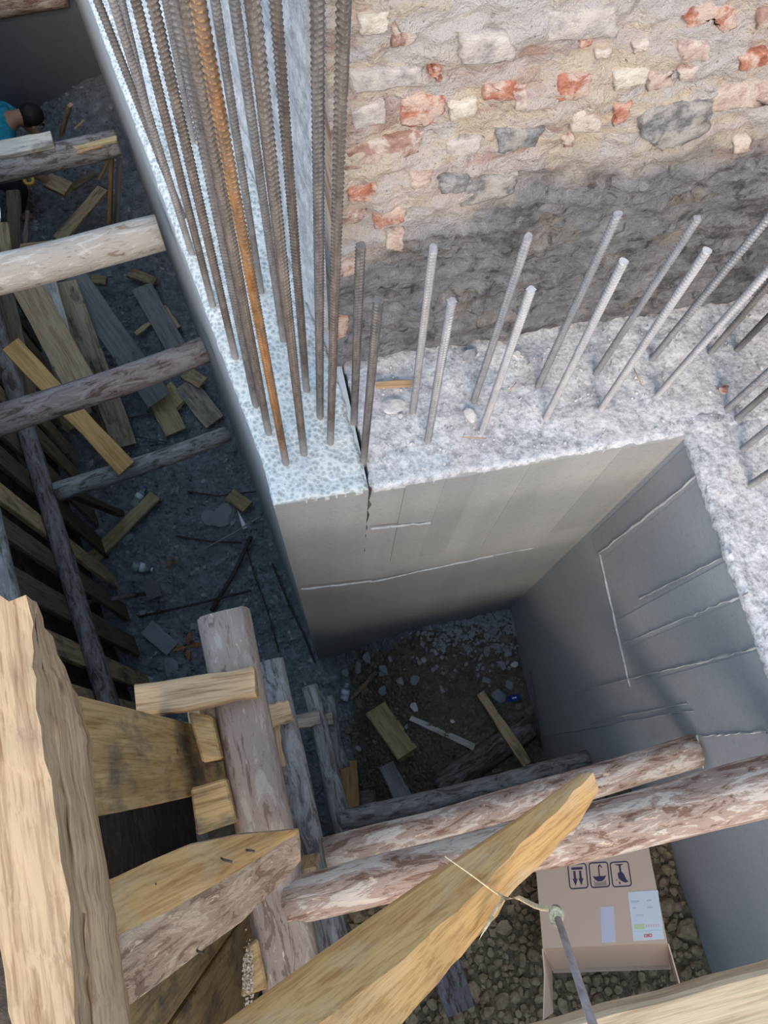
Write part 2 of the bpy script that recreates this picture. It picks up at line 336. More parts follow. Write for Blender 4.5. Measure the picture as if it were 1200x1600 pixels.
t = NT('plastic_clear'); t.out((.72, .80, .88), .12, spec=.7); t.b.inputs['Transmission Weight'].default_value = .75
t = NT('plastic_blue'); t.out((.03, .10, .42), .35); t = NT('plastic_label'); t.out((.75, .82, .90), .4)
t = NT('shirt_teal'); t.out(t.ramp(t.noise(t.co((9, 9, 9)), 2, 4), [(.35, (.01, .16, .24)), (.65, (.02, .30, .42))]), .8)
t = NT('trousers'); t.out((.03, .03, .04), .9); t = NT('skin'); t.out((.35, .20, .13), .6); t = NT('hair'); t.out((.012, .010, .010), .6)
t = NT('yellow_tape'); t.out((.50, .33, .05), .6); t = NT('leaf'); t.out(t.ramp(t.noise(t.co((20, 20, 20)), 3, 3), [(.3, (.24, .10, .03)), (.7, (.48, .22, .07))]), .7); t = NT('sawdust'); t.out((.62, .50, .38), .95)

# ------------------------------------------------------------------ setting
ZT = 3.9
def sstep(a, b, x): t = max(0, min(1, (x-a)/(b-a))); return t*t*(3-2*t)
C1 = Vector((-.085, .848, ZT)); C2 = Vector((1.361, .821, ZT)); UC = Vector((-.404, 2.319, 0)).normalized()   # corner, inner corner, run of the left face
JX = .238                                                                                                     # joint between column and front wall
MY = 1.285                                                                                                    # foot of the old masonry
def struct(o): o['kind'] = 'structure'; return o
def sstep(a, b, x): t = max(0, min(1, (x-a)/(b-a))); return t*t*(3-2*t)
def gz(x, y):
    h = .68*sstep(-.05, .75, x)*(1-sstep(.9, 1.3, y)*0) if y < 1.0 else 0.0
    h += .10*sstep(.9, 1.3, x)*sstep(.3, .8, y) if y < 1.0 else 0
    h += .35*sstep(6.0, 6.9, y)*sstep(-2.2, -1.0, x)+.05*sstep(5, 6.5, y)
    return h+.035*fbm(x*2.3, y*2.3, 1)+.022*fbm(x*9, y*9, 4)
nx, ny = 136, 268; gx0, gx1, gy0, gy1 = -2.3, 1.6, -.5, 7.6
V = []; Fc = []; mi = []
for j in range(ny+1):
    for i in range(nx+1):
        x = gx0+(gx1-gx0)*i/nx; y = gy0+(gy1-gy0)*j/ny; V.append((x, y, gz(x, y)))
for j in range(ny):
    for i in range(nx):
        k = j*(nx+1)+i; Fc.append((k, k+1, k+nx+2, k+nx+1)); x = gx0+(gx1-gx0)*i/nx; y = gy0+(gy1-gy0)*j/ny
        mi.append(1 if (x > .10+.12*fbm(x*6, y*6, 9) and y < .78+.1*fbm(x*5, y*5, 3)) else 0)
struct(mesh('floor', V, Fc, ['ground_grey', 'ground_brown'], smooth=False, mi=mi))

# column wall on the left (its left face is seen almost edge-on), front wall, right wall
def plan_prism(name, pts, z0, z1, mat):
    return struct(mesh(name, *loft([[Vector((p[0], p[1], z0)) for p in pts], [Vector((p[0], p[1], z1)) for p in pts]]), mat))
LC = 6.9; far = C1+UC*LC; mfar = Vector((JX-.03, MY, 0))+UC*(LC-.35)
NC = Vector((UC.y, -UC.x, 0))
def cedge(y): return C1+UC*y+NC*(.016*sstep(-.02, .15, y)+.012*y/LC)
bot = [C1, Vector((JX-.004, .842, 0)), Vector((JX-.004, MY+.1, 0)), mfar, far, C1+UC*3, C1+UC*.6, C1+UC*.15]; tp_ = [cedge(0), bot[1], bot[2], mfar, cedge(LC), cedge(3), cedge(.6), cedge(.15)]
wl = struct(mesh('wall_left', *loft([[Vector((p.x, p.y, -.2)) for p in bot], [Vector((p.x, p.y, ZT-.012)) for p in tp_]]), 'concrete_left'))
# front face of the column is the browner concrete of the front wall: own facing piece
def facing(name, x0, x1, y0, y1, z0, z1, mat, parent):
    return mesh(name, *loft([[Vector((x0, y0, z0)), Vector((x1, y1, z0)), Vector((x1, y1, z1)), Vector((x0, y0, z1))], [Vector((x0, y0+.03, z0)), Vector((x1, y1+.03, z0)), Vector((x1, y1+.03, z1)), Vector((x0, y0+.03, z1))]]), mat, parent)
wl['_M'] = [v for r in wl.matrix_basis for v in r]
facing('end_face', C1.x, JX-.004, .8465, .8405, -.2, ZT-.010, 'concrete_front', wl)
# front wall with a ragged joint edge
zs = [ZT-.012]+[ZT-.012-.055*i for i in range(1, 22)]+[-.2]
left = []
for i, z in enumerate(zs):
    gap = .016*max(0, 1-(ZT-z)/1.0)-.008; left.append((JX+gap+(random.uniform(-.010, .016) if 0 < i < 21 else 0)*max(.15, 1-(ZT-z)/1.3), z))
poly = [Vector((x, .842, z)) for x, z in left]+[Vector((1.42, .820, -.2)), Vector((1.42, .820, ZT-.012))]
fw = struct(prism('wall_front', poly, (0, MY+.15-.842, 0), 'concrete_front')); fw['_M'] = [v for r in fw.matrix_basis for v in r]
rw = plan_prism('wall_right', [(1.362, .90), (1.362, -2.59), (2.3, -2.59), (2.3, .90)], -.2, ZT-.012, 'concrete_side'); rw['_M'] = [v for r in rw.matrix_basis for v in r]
# concrete lips, pour joints, a lit edge drawn as a ridge, and the casts of formwork boards
def ridge(parent, pts, w, nrm, mat='laitance_and_lit_edge', name='joint_or_lit_edge'):
    V = []; Fc = []; nrm = Vector(nrm); n = len(pts)
    for i, p in enumerate(pts):
        p = Vector(p); t = (Vector(pts[min(i+1, n-1)])-Vector(pts[max(i-1, 0)])).normalized(); s = t.cross(nrm).normalized(); ww = w*random.uniform(.3, 1.3)
        V += [p-s*ww-nrm*.003, p+nrm*.004*random.uniform(.3, 1.4), p+s*ww-nrm*.003]
    for i in range(n-1): Fc += [(3*i, 3*i+1, 3*i+4, 3*i+3), (3*i+1, 3*i+2, 3*i+5, 3*i+4)]
    return mesh(name, V, Fc, mat, parent)
def seg(a, b, n, jit=.0): return [Vector(a).lerp(Vector(b), i/n)+Vector((0, random.uniform(-jit, jit), random.uniform(-jit, jit))) for i in range(n+1)]
BX = 1.362
def onB(px, py): return onplane(px, py, (BX, 0, 0), (1, 0, 0))
def onA(px, py): return onplane(px, py, (0, .838, 0), (0, 1, 0))
for a, b, w, j in (((1097, 738), (935, 866), .006, .004), ((1172, 925), (1080, 962), .006, .004), ((1190, 1010), (1090, 1036), .005, .003), ((1199, 1143), (1095, 1150), .005, .003),
                (((938, 866)), (985, 1073), .006, .002), ((1148, 862), (1000, 935), .0025, .002), ((1080, 962), (975, 1005), .003, .002), ((1090, 1036), (985, 1060), .003, .002), ((985, 1060), (900, 1082), .002, .002), ((1075, 1098), (920, 1130), .003, .004), ((1040, 1300), (1085, 1500), .005, .002), ((1085, 1110), (850, 1150), .002, .003)):
    ridge(rw, [p+Vector((-.004, 0, 0)) for p in seg(onB(*a), onB(*b), 14, j)], w, (-1, 0, 0))
for a, b, w in (((578, 907), (770, 865), .0025), ((770, 865), (885, 842), .0025), ((470, 918), (580, 905), .003), ((579, 822), (672, 813), .0035)):  # last one is the edge of the lit strip, drawn as a pale ridge
    ridge(fw, [p+Vector((0, -.010, 0)) for p in seg(onA(*a), onA(*b), 10, .002)], w, (0, -1, 0))
# casts of single formwork boards on the right wall: thin slabs of slightly different relief
for k, (a, b, dz) in enumerate((((1100, 745), (1150, 862), .001), ((1152, 868), (1172, 925), .0022), ((1174, 930), (1190, 1008), .0012), ((1192, 1014), (1199, 1140), .002), ((1080, 690), (1098, 735), .002))):
    ya = onB(*a).y; yb = onB(*b).y
    o = mesh('formwork_cast', *loft([[Vector((BX-dz, ya, 2.74)), Vector((BX-dz, yb, 2.74)), Vector((BX-dz, yb, ZT-.03)), Vector((BX-dz, ya, ZT-.03))], [Vector((BX+.02, ya, 2.74)), Vector((BX+.02, yb, 2.74)), Vector((BX+.02, yb, ZT-.03)), Vector((BX+.02, ya, ZT-.03))]]), 'concrete_side', rw)
for k, (x0, x1, dz) in enumerate(((.36, .50, .001), (.50, .62, .0025), (.62, .80, .0012), (.80, .96, .0025), (.96, 1.13, .001), (1.13, 1.34, .002))):
    mesh('formwork_cast', *loft([[Vector((x0, .836-dz-.012*(x0-.3), 2.86)), Vector((x1, .836-dz-.012*(x1-.3), 2.86)), Vector((x1, .836-dz-.012*(x1-.3), ZT-.02)), Vector((x0, .836-dz-.012*(x0-.3), ZT-.02))], [Vector((x0, .87, 2.86)), Vector((x1, .87, 2.86)), Vector((x1, .87, ZT-.02)), Vector((x0, .87, ZT-.02))]]), 'concrete_front', fw)
# broken tops
def topgrid(name, fn, nu, nv, amp, mat, parent, freq=10, thick=.03, seed=0.0, lip=.012):
    V = []; Fc = []
    for j in range(nv+1):
        for i in range(nu+1):
            p = Vector(fn(i/nu, j/nv)); e = (i in (0, nu)) or (j in (0, nv))
            if e: p += Vector((random.uniform(-lip, lip), random.uniform(-lip, lip), 0))*.3
            p.z += amp*fbm(p.x*freq+seed, p.y*freq, seed)+amp*.22*fbm(p.x*freq*3.3+seed, p.y*freq*3.3, seed+3, 3)-(.008 if e else 0)
            V.append(p)
    for j in range(nv):
        for i in range(nu):
            k = j*(nu+1)+i; Fc.append((k, k+1, k+nu+2, k+nu+1))
    ring = [i for i in range(nu+1)]+[(j)*(nu+1)+nu for j in range(1, nv+1)]+[nv*(nu+1)+i for i in range(nu-1, -1, -1)]+[j*(nu+1) for j in range(nv-1, 0, -1)]
    n0 = len(V)
    for r in ring: V.append(V[r]-Vector((0, 0, thick)))
    for q in range(len(ring)): Fc.append((ring[q], n0+q, n0+(q+1) % len(ring), ring[(q+1) % len(ring)]))
    return mesh(name, V, Fc, mat, parent, smooth=True)
def ctop(u, v):
    y = LC*(v**1.35); a = cedge(y); b = Vector((JX-.006, .845, 0)) if y < .46 else Vector((JX-.03, MY, 0))
    if y <= .46: b = Vector((JX-.006-.02*(y/.46), .842+y*.96, ZT))
    else: b = Vector((JX-.026, MY, ZT))+UC*(y-.46)
    return a.lerp(Vector((b.x, b.y, ZT)), u)
topgrid('hammered_top', ctop, 26, 210, .010, 'concrete_hammered', wl, 14)
def atop(u, v):
    x = JX+.008+(2.0-JX)*u; y0 = .838-.012*(x-.3) if x < 1.36 else .838-.012
    wob = .010*math.sin(v*3+8)*(1-v); return (x+(.010*fbm(0, v*9, 2))*(1-u), y0+(MY+.06-y0)*v, ZT)
topgrid('broken_top', atop, 150, 44, .012, 'rubble_top', fw, 8, seed=5)
def btop(u, v):
    y = .90+(-2.57-.90)*v; xb = BX-.006+.012*fbm(0, y*4, 7); return (xb+(2.0-xb)*u, y, ZT+.0)
topgrid('broken_top', btop, 46, 190, .012, 'rubble_top', rw, 8, seed=11)

# old masonry above the ledge
def relief(name, org, u, v, nrm, nu, nv, amp, mat, parent=None, seed=0.0, back=.35, fr=3.2, foot=0.0, fine=.45):
    org = Vector(org); u = Vector(u); v = Vector(v); nrm = Vector(nrm); V = []; Fc = []
    for j in range(nv+1):
        for i in range(nu+1):
            p = org+u*(i/nu)+v*(j/nv)
            dsp = amp*fbm(p.x*fr+seed, p.y*fr+seed, p.z*fr*2.4)+amp*fine*fbm(p.x*20, p.y*20+seed, p.z*26, 3)
            if foot and p.z < ZT+foot: dsp -= .045*(1-(max(0, p.z-ZT))/foot)*(.6+.8*abs(fbm(p.x*6, 3, 1)))
            V.append(p+nrm*dsp)
    for j in range(nv):
        for i in range(nu): k = j*(nu+1)+i; Fc.append((k, k+1, k+nu+2, k+nu+1))
    ring = [i for i in range(nu+1)]+[j*(nu+1)+nu for j in range(1, nv+1)]+[nv*(nu+1)+i for i in range(nu-1, -1, -1)]+[j*(nu+1) for j in range(nv-1, 0, -1)]
    n0 = len(V)
    for r in ring: V.append(V[r]-nrm*back)
    for q in range(len(ring)): Fc.append((ring[q], n0+q, n0+(q+1) % len(ring), ring[(q+1) % len(ring)]))
    Fc.append(tuple(n0+q for q in range(len(ring))))
    o = mesh(name, V, Fc, mat, parent, smooth=True); o['_M'] = [v_ for r in o.matrix_basis for v_ in r]; return o
ML = JX-.022
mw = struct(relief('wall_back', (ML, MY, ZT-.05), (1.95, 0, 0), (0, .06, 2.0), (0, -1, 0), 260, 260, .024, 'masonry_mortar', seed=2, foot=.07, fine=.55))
rt = struct(relief('wall_return', Vector((ML+.012, MY+.02, ZT-.05))+UC*.16, UC*5.0, (0, 0, 2.0), Vector((UC.y, -UC.x, 0))*-1, 120, 90, .022, 'masonry_return', seed=6))
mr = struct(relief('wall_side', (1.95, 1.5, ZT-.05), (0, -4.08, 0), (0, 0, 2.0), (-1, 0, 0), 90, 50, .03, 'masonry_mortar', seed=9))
def inlay(name, px, mat, proud=.012, parent=mw):
    """an irregular brick or stone bedded in the wall: outline on the wall plane, real thickness"""
    pts = [onplane(x, y, (0, MY, ZT-.05), (0, -1, .03)) for x, y in px]
    c = sum(pts, Vector())/len(pts)
    dsp = .024*fbm(c.x*3.2+2, c.y*3.2+2, c.z*3.2*2.4)+.004
    fine = []
    for i in range(len(pts)):
        a = pts[i]; b = pts[(i+1) % len(pts)]
        for f in (0, .2, .4, .6, .8): fine.append(a.lerp(b, f)+Vector((random.uniform(-1, 1), 0, random.uniform(-1, 1)))*min(.0045, (b-a).length*.10))
    o = Vector((0, -1, .03)).normalized(); sh = -dsp*0-.0
    s0 = [p-o*.03+o*dsp for p in fine]; s1 = [p+o*(dsp+proud*random.uniform(.5, 1.0)) for p in fine]; s2 = [c.lerp(p, .86)+o*(dsp+proud*random.uniform(1.0, 1.25)) for p in fine]; s3 = [c.lerp(p, .4)+o*(dsp+proud*random.uniform(1.0, 1.3)) for p in fine]
    mesh(name, *loft([s0, s1, s2, s3]), mat, parent, smooth=True)
USED = []
R_, P_, B_, G_, K_, W_ = 'brick_red', 'brick_pale', 'brick_brown', 'stone_grey', 'stone_cream', 'stone_pale'
for mt, px in ((R_, ((628, 152), (660, 148), (697, 152), (693, 180), (665, 197), (625, 198))), (B_, ((612, 22), (622, 42), (650, 45), (640, 60), (612, 62))), (R_, ((667, 98), (684, 96), (687, 122), (670, 112))),
               (R_, ((755, 132), (790, 122), (822, 126), (818, 148), (752, 150))), (R_, ((872, 118), (922, 108), (918, 142), (866, 153))), (P_, ((800, 135), (822, 133), (821, 160), (802, 165))),
               (R_, ((1068, 25), (1105, 6), (1143, 10), (1148, 38), (1130, 46), (1110, 22), (1072, 38))), (R_, ((1152, 78), (1198, 70), (1192, 92), (1152, 102))), (R_, ((959, 155), (985, 150), (976, 182), (955, 190))),
               (B_, ((1182, 10), (1210, 0), (1210, 32), (1180, 36))), (P_, ((985, 66), (1012, 58), (1012, 72), (988, 78))), (P_, ((890, 170), (934, 162), (936, 198), (892, 200))), (B_, ((877, 214), (897, 211), (896, 229), (880, 231))),
               (B_, ((538, 232), (600, 218), (662, 203), (655, 238), (600, 255), (540, 264))), (R_, ((542, 294), (590, 284), (582, 308), (546, 313))), (R_, ((585, 328), (637, 311), (630, 340), (582, 352))), (P_, ((604, 360), (630, 354), (626, 384), (600, 381))),
               (B_, ((535, 340), (572, 329), (565, 346), (536, 350))), (R_, ((532, 406), (562, 398), (552, 420), (534, 424))), (P_, ((1146, 218), (1172, 212), (1172, 232), (1147, 238))), (P_, ((930, 80), (955, 76), (953, 88), (930, 90))), (P_, ((1056, 98), (1086, 92), (1083, 112), (1058, 116))),
               (G_, ((993, 175), (1030, 160), (1110, 152), (1105, 195), (1060, 218), (1030, 226), (996, 205))), (G_, ((775, 198), (850, 195), (835, 224), (777, 236))), (G_, ((682, 270), (732, 264), (725, 290), (686, 292))), (W_, ((697, 222), (755, 214), (746, 240), (700, 247))),
               (W_, ((547, 170), (600, 158), (602, 190), (552, 202))), (K_, ((957, 108), (1010, 96), (1006, 118), (958, 130))), (P_, ((1056, 60), (1105, 55), (1103, 84), (1058, 87))), (W_, ((545, 110), (655, 98), (662, 128), (548, 140))), (W_, ((712, 45), (790, 38), (800, 80), (715, 84))), (K_, ((560, 20), (605, 10), (604, 40), (562, 46))),
               (R_, ((522, 505), (545, 498), (542, 530), (524, 540))), (W_, ((850, 20), (960, 10), (965, 55), (855, 60))), (K_, ((700, 160), (745, 152), (742, 180), (702, 186))), (P_, ((640, 265), (672, 258), (668, 280), (640, 285))), (P_, ((1010, 110), (1050, 104), (1045, 130), (1012, 135))), (R_, ((905, 62), (925, 58), (922, 70), (905, 73)))):
    inlay('stone' if mt[0] == 's' else 'brick', px, mt, random.uniform(.005, .010)); USED.append(onplane(sum(q[0] for q in px)/len(px), sum(q[1] for q in px)/len(px), (0, MY, ZT-.05), (0, -1, .03)))

# courses of worn brick and stone between the clearer ones
def topx(p): v = Vector(p)-CAM; z = v.dot(FWD); return 600+F*v.dot(RIGHT)/z, 800+F*v.dot(DOWN)/z
zrow = 4.50
while zrow < 5.62:
    x = ML+.02+random.uniform(0, .1); hgt = random.uniform(.06, .09)
    while x < 1.95:
        L = random.uniform(.11, .26); base = 4.38+.42*min(x, .75)
        c = Vector((x+L/2, MY+.03*(zrow-ZT), zrow+random.uniform(-.012, .012)))
        if random.random() < .92 and c.z > base+random.uniform(0, .1) and all((c-u).length > .075+L*.2 for u in USED):
            q = [(x, -hgt/2), (x+L*.5, -hgt/2), (x+L, -hgt/2), (x+L, hgt/2), (x+L*.5, hgt/2), (x, hgt/2)]
            px = [topx((a+random.uniform(-.012, .012), c.y, c.z+b+random.uniform(-.010, .010))) for a, b in q]
            mt = random.choice([P_, P_, P_, P_, B_, B_, R_, W_, W_, W_, W_, K_]) if c.z > base+.12 else random.choice([B_, P_, W_, G_])
            inlay('stone' if mt[0] == 's' else 'brick', px, mt, random.uniform(.001, .004))
        x += L+random.uniform(.012, .04)
    zrow += hgt+random.uniform(.012, .03)
# far end of the trench, earth behind the shoring, bench under the box
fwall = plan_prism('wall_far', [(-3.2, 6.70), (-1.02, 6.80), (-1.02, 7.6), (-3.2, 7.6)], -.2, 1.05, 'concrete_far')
def soilblock(name, pts, z0, z1): return plan_prism(name, pts, z0, z1, 'soil_bank')
UL = Vector((-.408, 2.133, 0)).normalized(); W0 = Vector((-1.231, .683, 0))                  # run of the left shoring
NL = Vector((UL.y, -UL.x, 0))                                                             # towards the trench
s0 = W0-UL*.3-NL*.32; s1 = W0+UL*6.8-NL*.32
soilblock('wall_earth_left', [s0, s1, s1-NL*1.5, s0-NL*1.5], -.2, 4.2)
soilblock('wall_earth_near', [(-.72, .22), (-2.6, .10), (-2.6, -2.59), (-.72, -2.59)], -.2, 4.5)
soilblock('wall_earth_end', [(-3.6, 7.6), (.1, 7.6), (.1, 8.8), (-3.6, 8.8)], -.2, 4.2)

for nm, pts in (('added_ground_near', [(-30, -30), (30, -30), (30, -2.6), (-30, -2.6)]), ('added_ground_far', [(-30, 8.8), (30, 8.8), (30, 30), (-30, 30)]), ('added_ground_left', [(-30, -2.59), (-2.62, -2.59), (-2.62, .3), (-2.6, .6), (-4.1, 8.8), (-30, 8.8)]), ('added_ground_right', [(2.31, -2.59), (30, -2.59), (30, 8.8), (.1, 8.8), (-.5, 7.0), (.5, 1.65), (2.31, 1.65)])):  # unseen ground added to block low light; near bank raised to shade the pits
    plan_prism(nm, pts, -.3, 4.6 if 'near' in nm else 4.18, 'ground_brown')
# gravel bench retained behind the cross logs
def hb(x, y): return 2.46+.10*sstep(-.5, -1.4, y)*0+.12*sstep(.9, 1.3, x)+.05*fbm(x*3, y*3, 12)+.015*fbm(x*14, y*14, 3)
V = []; Fc = []; bx, by = 60, 70
for j in range(by+1):
    for i in range(bx+1):
        x = -.42+(1.37+.42)*i/bx; y = -.46-2.14*j/by; V.append((x, y, hb(x, y)))
for j in range(by):
    for i in range(bx): k = j*(bx+1)+i; Fc.append((k, k+1, k+bx+2, k+bx+1))
n0 = len(V); ring = [i for i in range(bx+1)]+[j*(bx+1)+bx for j in range(1, by+1)]+[by*(bx+1)+i for i in range(bx-1, -1, -1)]+[j*(bx+1) for j in range(by-1, 0, -1)]
for r in ring: V.append((V[r][0], V[r][1], -.2))
for q in range(len(ring)): Fc.append((ring[q], n0+q, n0+(q+1) % len(ring), ring[(q+1) % len(ring)]))
struct(mesh('floor_bench', V, Fc, 'bench_earth'))

# ================================================================== OBJECTS
# ---------------- ribbed reinforcing bars
def rebarmesh(name, L, r, mats, pitch=.0125, k=10):
    V = []; Fc = []; MI = []; n = int(L/pitch*4)
    for i in range(n+1):
        z = L*i/n
        for j in range(k):
            an = 2*math.pi*j/k; ph = (z/pitch+.28*math.sin(an*2)) % 1.0
            rr = r*(1+.34*max(0, math.sin(ph*2*math.pi))**.7)*.93+(r*.09 if j in (0, k//2) else 0)
            V.append((rr*math.cos(an), rr*math.sin(an), z))
    for i in range(n):
        for j in range(k):
            Fc.append((i*k+j, i*k+(j+1) % k, (i+1)*k+(j+1) % k, (i+1)*k+j)); zz = L*(i+.5)/n; aa = 2*math.pi*(j+.5)/k; MI.append(1 if (zz > .3*random.random()+.1 and .05 < (zz/pitch+.28*math.sin(aa*2)) % 1.0 < .32) else 0)
    Fc.append(tuple(range(k))[::-1]); Fc.append(tuple(range(n*k, n*k+k)))
    me = bpy.data.meshes.new(name); me.from_pydata(V, [], Fc); me.materials.append(MAT[mats]); me.materials.append(MAT['rib_rust' if 'orange' in mats else 'rib_pale' if ('pale' in mats or 'cement' in mats) else 'rib_worn']); me.polygons.foreach_set('material_index', MI+[0, 0]); me.polygons.foreach_set('use_smooth', [True]*(len(Fc)-2)+[False]*2); return me
RB = {}
def rebar(kind, mat, p, top, label, group, L, r=.0102):
    key = (kind, mat)
    if key not in RB: RB[key] = rebarmesh('rebar', L, r, mat)
    z = (Vector(top)-Vector(p)).normalized(); q = z.to_track_quat('Z', 'Y'); o = bpy.data.objects.new('rebar', RB[key])
    place(o, None, Matrix.Translation(Vector(p)-z*.04) @ q.to_matrix().to_4x4() @ Matrix.Rotation(random.uniform(0, 6), 4, 'Z')); tag(o, label, 'rebar', group)
def nearest(p, tx, ty):
    best = None
    for i in range(40, 200):
        q = at(tx, ty, ZT+i*.01); dd = (q.xy-p.xy).length
        if best is None or dd < best[0]: best = (dd, q)
    return best[1]
TALL = [((447, 725), (308, 0), 'rebar_orange', 'tall orange-rusted ribbed bar standing nearest the outer corner of the hammered column top'),
        ((420, 678), (289, 0), 'rebar_rust', 'tall dark ribbed bar just left of the orange-rusted bar on the column'),
        ((400, 635), (272, 0), 'rebar_dark', 'tall dark brown bar second to the left of the orange-rusted bar'),
        ((368, 560), (238, 0), 'rebar_rust', 'tall rusty bar, fourth back along the trench side of the column'),
        ((333, 480), (212, 0), 'rebar_rust', 'tall brown bar fifth back along the trench side of the column wall'),
        ((300, 397), (176, 0), 'rebar_grey', 'tall grey-splashed bar sixth back along the trench side of the column wall'),
        ((287, 342), (152, 0), 'rebar_dark', 'tall thin dark bar farthest left in the row of column bars'),
        ((443, 533), (366, 0), 'rebar_grey', 'tall grey bar on the inner side of the column before the pale masonry return'),
        ((475, 710), (394, 0), 'rebar_rust', 'tall brown bar between the orange-rusted bar and the masonry corner'),
        ((479, 612), (430, 0), 'rebar_rust', 'tall dark bar crossing in front of the pale masonry return'),
        ((500, 653), (496, 0), 'rebar_dark', 'tall straight dark bar, second from the right among the column bars'),
        ((516, 693), (537, 0), 'rebar_rust', 'tall bar leaning right, rightmost of the column bars, before the brick wall edge'),
        ((408, 457), (336, 0), 'rebar_grey', 'tall pale grey bar rising from the middle of the hammered top behind the orange bar'),
        ((302, 222), (258, 0), 'rebar_grey', 'tall grey bar far back on the hammered wall top with its foot in view'),
        ((340, 300), (283, 0), 'rebar_grey', 'tall cement-splashed bar far back on the inner side of the wall top'),
        ((250, 255), (190, 0), 'rebar_grey', 'tall grey bar far back between the trench side bars')]
for b, tp, mt, lb in TALL:
    p = at(*b, ZT-.005); rebar('tall', mt, p, nearest(p, *tp), lb, 'tall bars on the column', 2.05)
ordn = ['nearest the column', 'second from the column', 'third from the column', 'fourth from the column', 'fifth from the column', 'sixth from the column', 'seventh from the column', 'eighth from the column']
FR = [((568, 720), (598, 395), 'rebar_dark'), ((668, 690), (706, 470), 'rebar_cement'), ((752, 676), (830, 452), 'rebar_pale'), ((852, 655), (975, 408), 'rebar_pale'), ((938, 640), (1108, 387), 'rebar_pale'), ((1025, 620), (1225, 395), 'rebar_pale')]
BK = [((553, 660), (563, 398), 'rebar_dark'), ((645, 645), (677, 387), 'rebar_cement'), ((740, 628), (827, 365), 'rebar_cement'), ((840, 605), (970, 325), 'rebar_cement'), ((930, 585), (1095, 333), 'rebar_cement'), ((1018, 562), (1205, 335), 'rebar_cement'), ((1108, 553), (1300, 330), 'rebar_grey'), ((1150, 548), (1340, 350), 'rebar_dark')]
SD = [((1135, 640), (1300, 480), 'rebar_cement'), ((1150, 656), (1330, 500), 'rebar_grey'), ((1160, 702), (1330, 560), 'rebar_cement'), ((1172, 758), (1345, 640), 'rebar_grey')]
for row, L in (('front row', FR), ('back row', BK)):
    for i, (b, tp, mt) in enumerate(L):
        p = at(*b, ZT-.005); tall = nearest(p, *tp); ln = min(.95, max(.80, (tall-p).length)); tz = p+(tall-p).normalized()
        rebar('short'+str(round(ln, 1)), mt, p, tz, 'short ribbed bar on the rubble ledge, %s, %s' % (row, ordn[i]), 'short bars along the ledge', ln+.04)
for i, (b, tp, mt) in enumerate(SD):
    p = at(*b, ZT-.005); rebar('short0.9', mt, p, p+Vector((random.uniform(-.03, .03), random.uniform(-.03, .03), 1)), 'short bar above the right pit wall, %s from the inner corner' % ('nearest', 'second', 'third', 'fourth')[i], 'short bars along the ledge', .94)

# ---------------- loose bits on the ledge
RK = [rockmesh('stone', i, 'rubble_stone', 2, .3, .75) for i in range(5)]; RKB = [rockmesh('stone', 20+i, 'rubble_brown', 2, .3, .8) for i in range(4)]; RKW = [rockmesh('stone', 40+i, 'stone_white', 2, .25, .6) for i in range(3)]; RKS = [rockmesh('stone', 60+i, 'slab_grey', 2, .3, .25) for i in range(4)]
rock('stone', RKW[0], at(613, 634, ZT+.02), (.052, .034, .026), 'white angular stone lying on the ledge beside the dark short bars', 'stone', rz=.1)
rock('stone', RKW[1], at(735, 652, ZT+.015), (.024, .034, .02), 'pale lump of mortar at the foot of a short bar on the ledge', 'stone', rz=.2)
rock('stone', RK[0], at(735, 555, ZT+.02), (.035, .028, .022), 'grey stone against the foot of the masonry on the ledge', 'stone', rz=.2)
rock('stone', RKW[2], at(807, 553, ZT+.01), (.02, .02, .015), 'small pale stone behind the short bars near the masonry foot', 'stone')
rock('stone', RKW[1], at(627, 650, ZT+.008), (.011, .010, .008), 'tiny cream pebble just below the white angular stone', 'stone')
me = rockmesh('brick_fragment', 77, 'brick_red', 2, .25, .8); rock('brick_fragment', me, at(1133, 608, ZT+.018), (.026, .022, .02), 'small red brick fragment on the ledge at the pit corner', 'brick')
board('wood_offcut', at(587, 603, ZT+.012), at(643, 600, ZT+.012), .024, .012, 'wood_pale', 'short reddish wood sliver lying against the masonry foot above the white stone', 'wood scrap', n=2, wob=.001)
for i, (a, b) in enumerate((((722, 683), (760, 685)), ((990, 575), (1003, 602)), ((795, 612), (806, 598)))):
    tube('twig', [at(*a, ZT+.018), at((a[0]+b[0])/2, (a[1]+b[1])/2, ZT+.022), at(*b, ZT+.018)], .0018, 'wood_pale', ('thin straw on the ledge below the third front bar', 'thin straw lying between two rows of short bars', 'thin straw near the fourth back bar')[i], 'twig', k=5)
V_ = []; F_ = []
for i in range(700):                       # crumbs of mortar on the broken ledge
    x = random.uniform(.28, 1.95); y = random.uniform(.86, 1.27) if x < 1.36 or random.random() < .5 else random.uniform(-.6, 1.2); s = random.uniform(.002, .007)**1.0
    z = ZT+.004+.017*fbm(x*9+5, y*9, 5); n0 = len(V_); c = Vector((x, y, z)); ax = [Vector((random.gauss(0, 1), random.gauss(0, 1), random.gauss(0, 1))).normalized()*s*random.uniform(.7, 1.3) for _ in range(3)]
    V_ += [c+ax[0], c+ax[1], c+ax[2], c-ax[0], c-ax[1], c-ax[2]]; F_ += [tuple(n0+q for q in f) for f in ((0, 1, 2), (1, 3, 2), (3, 4, 2), (4, 0, 2), (0, 5, 1), (1, 5, 3), (3, 5, 4), (4, 5, 0))]
tag(mesh('mortar_crumbs', V_, F_, 'stone_white'), 'pale mortar crumbs scattered over the broken ledge', 'rubble', kind='stuff')

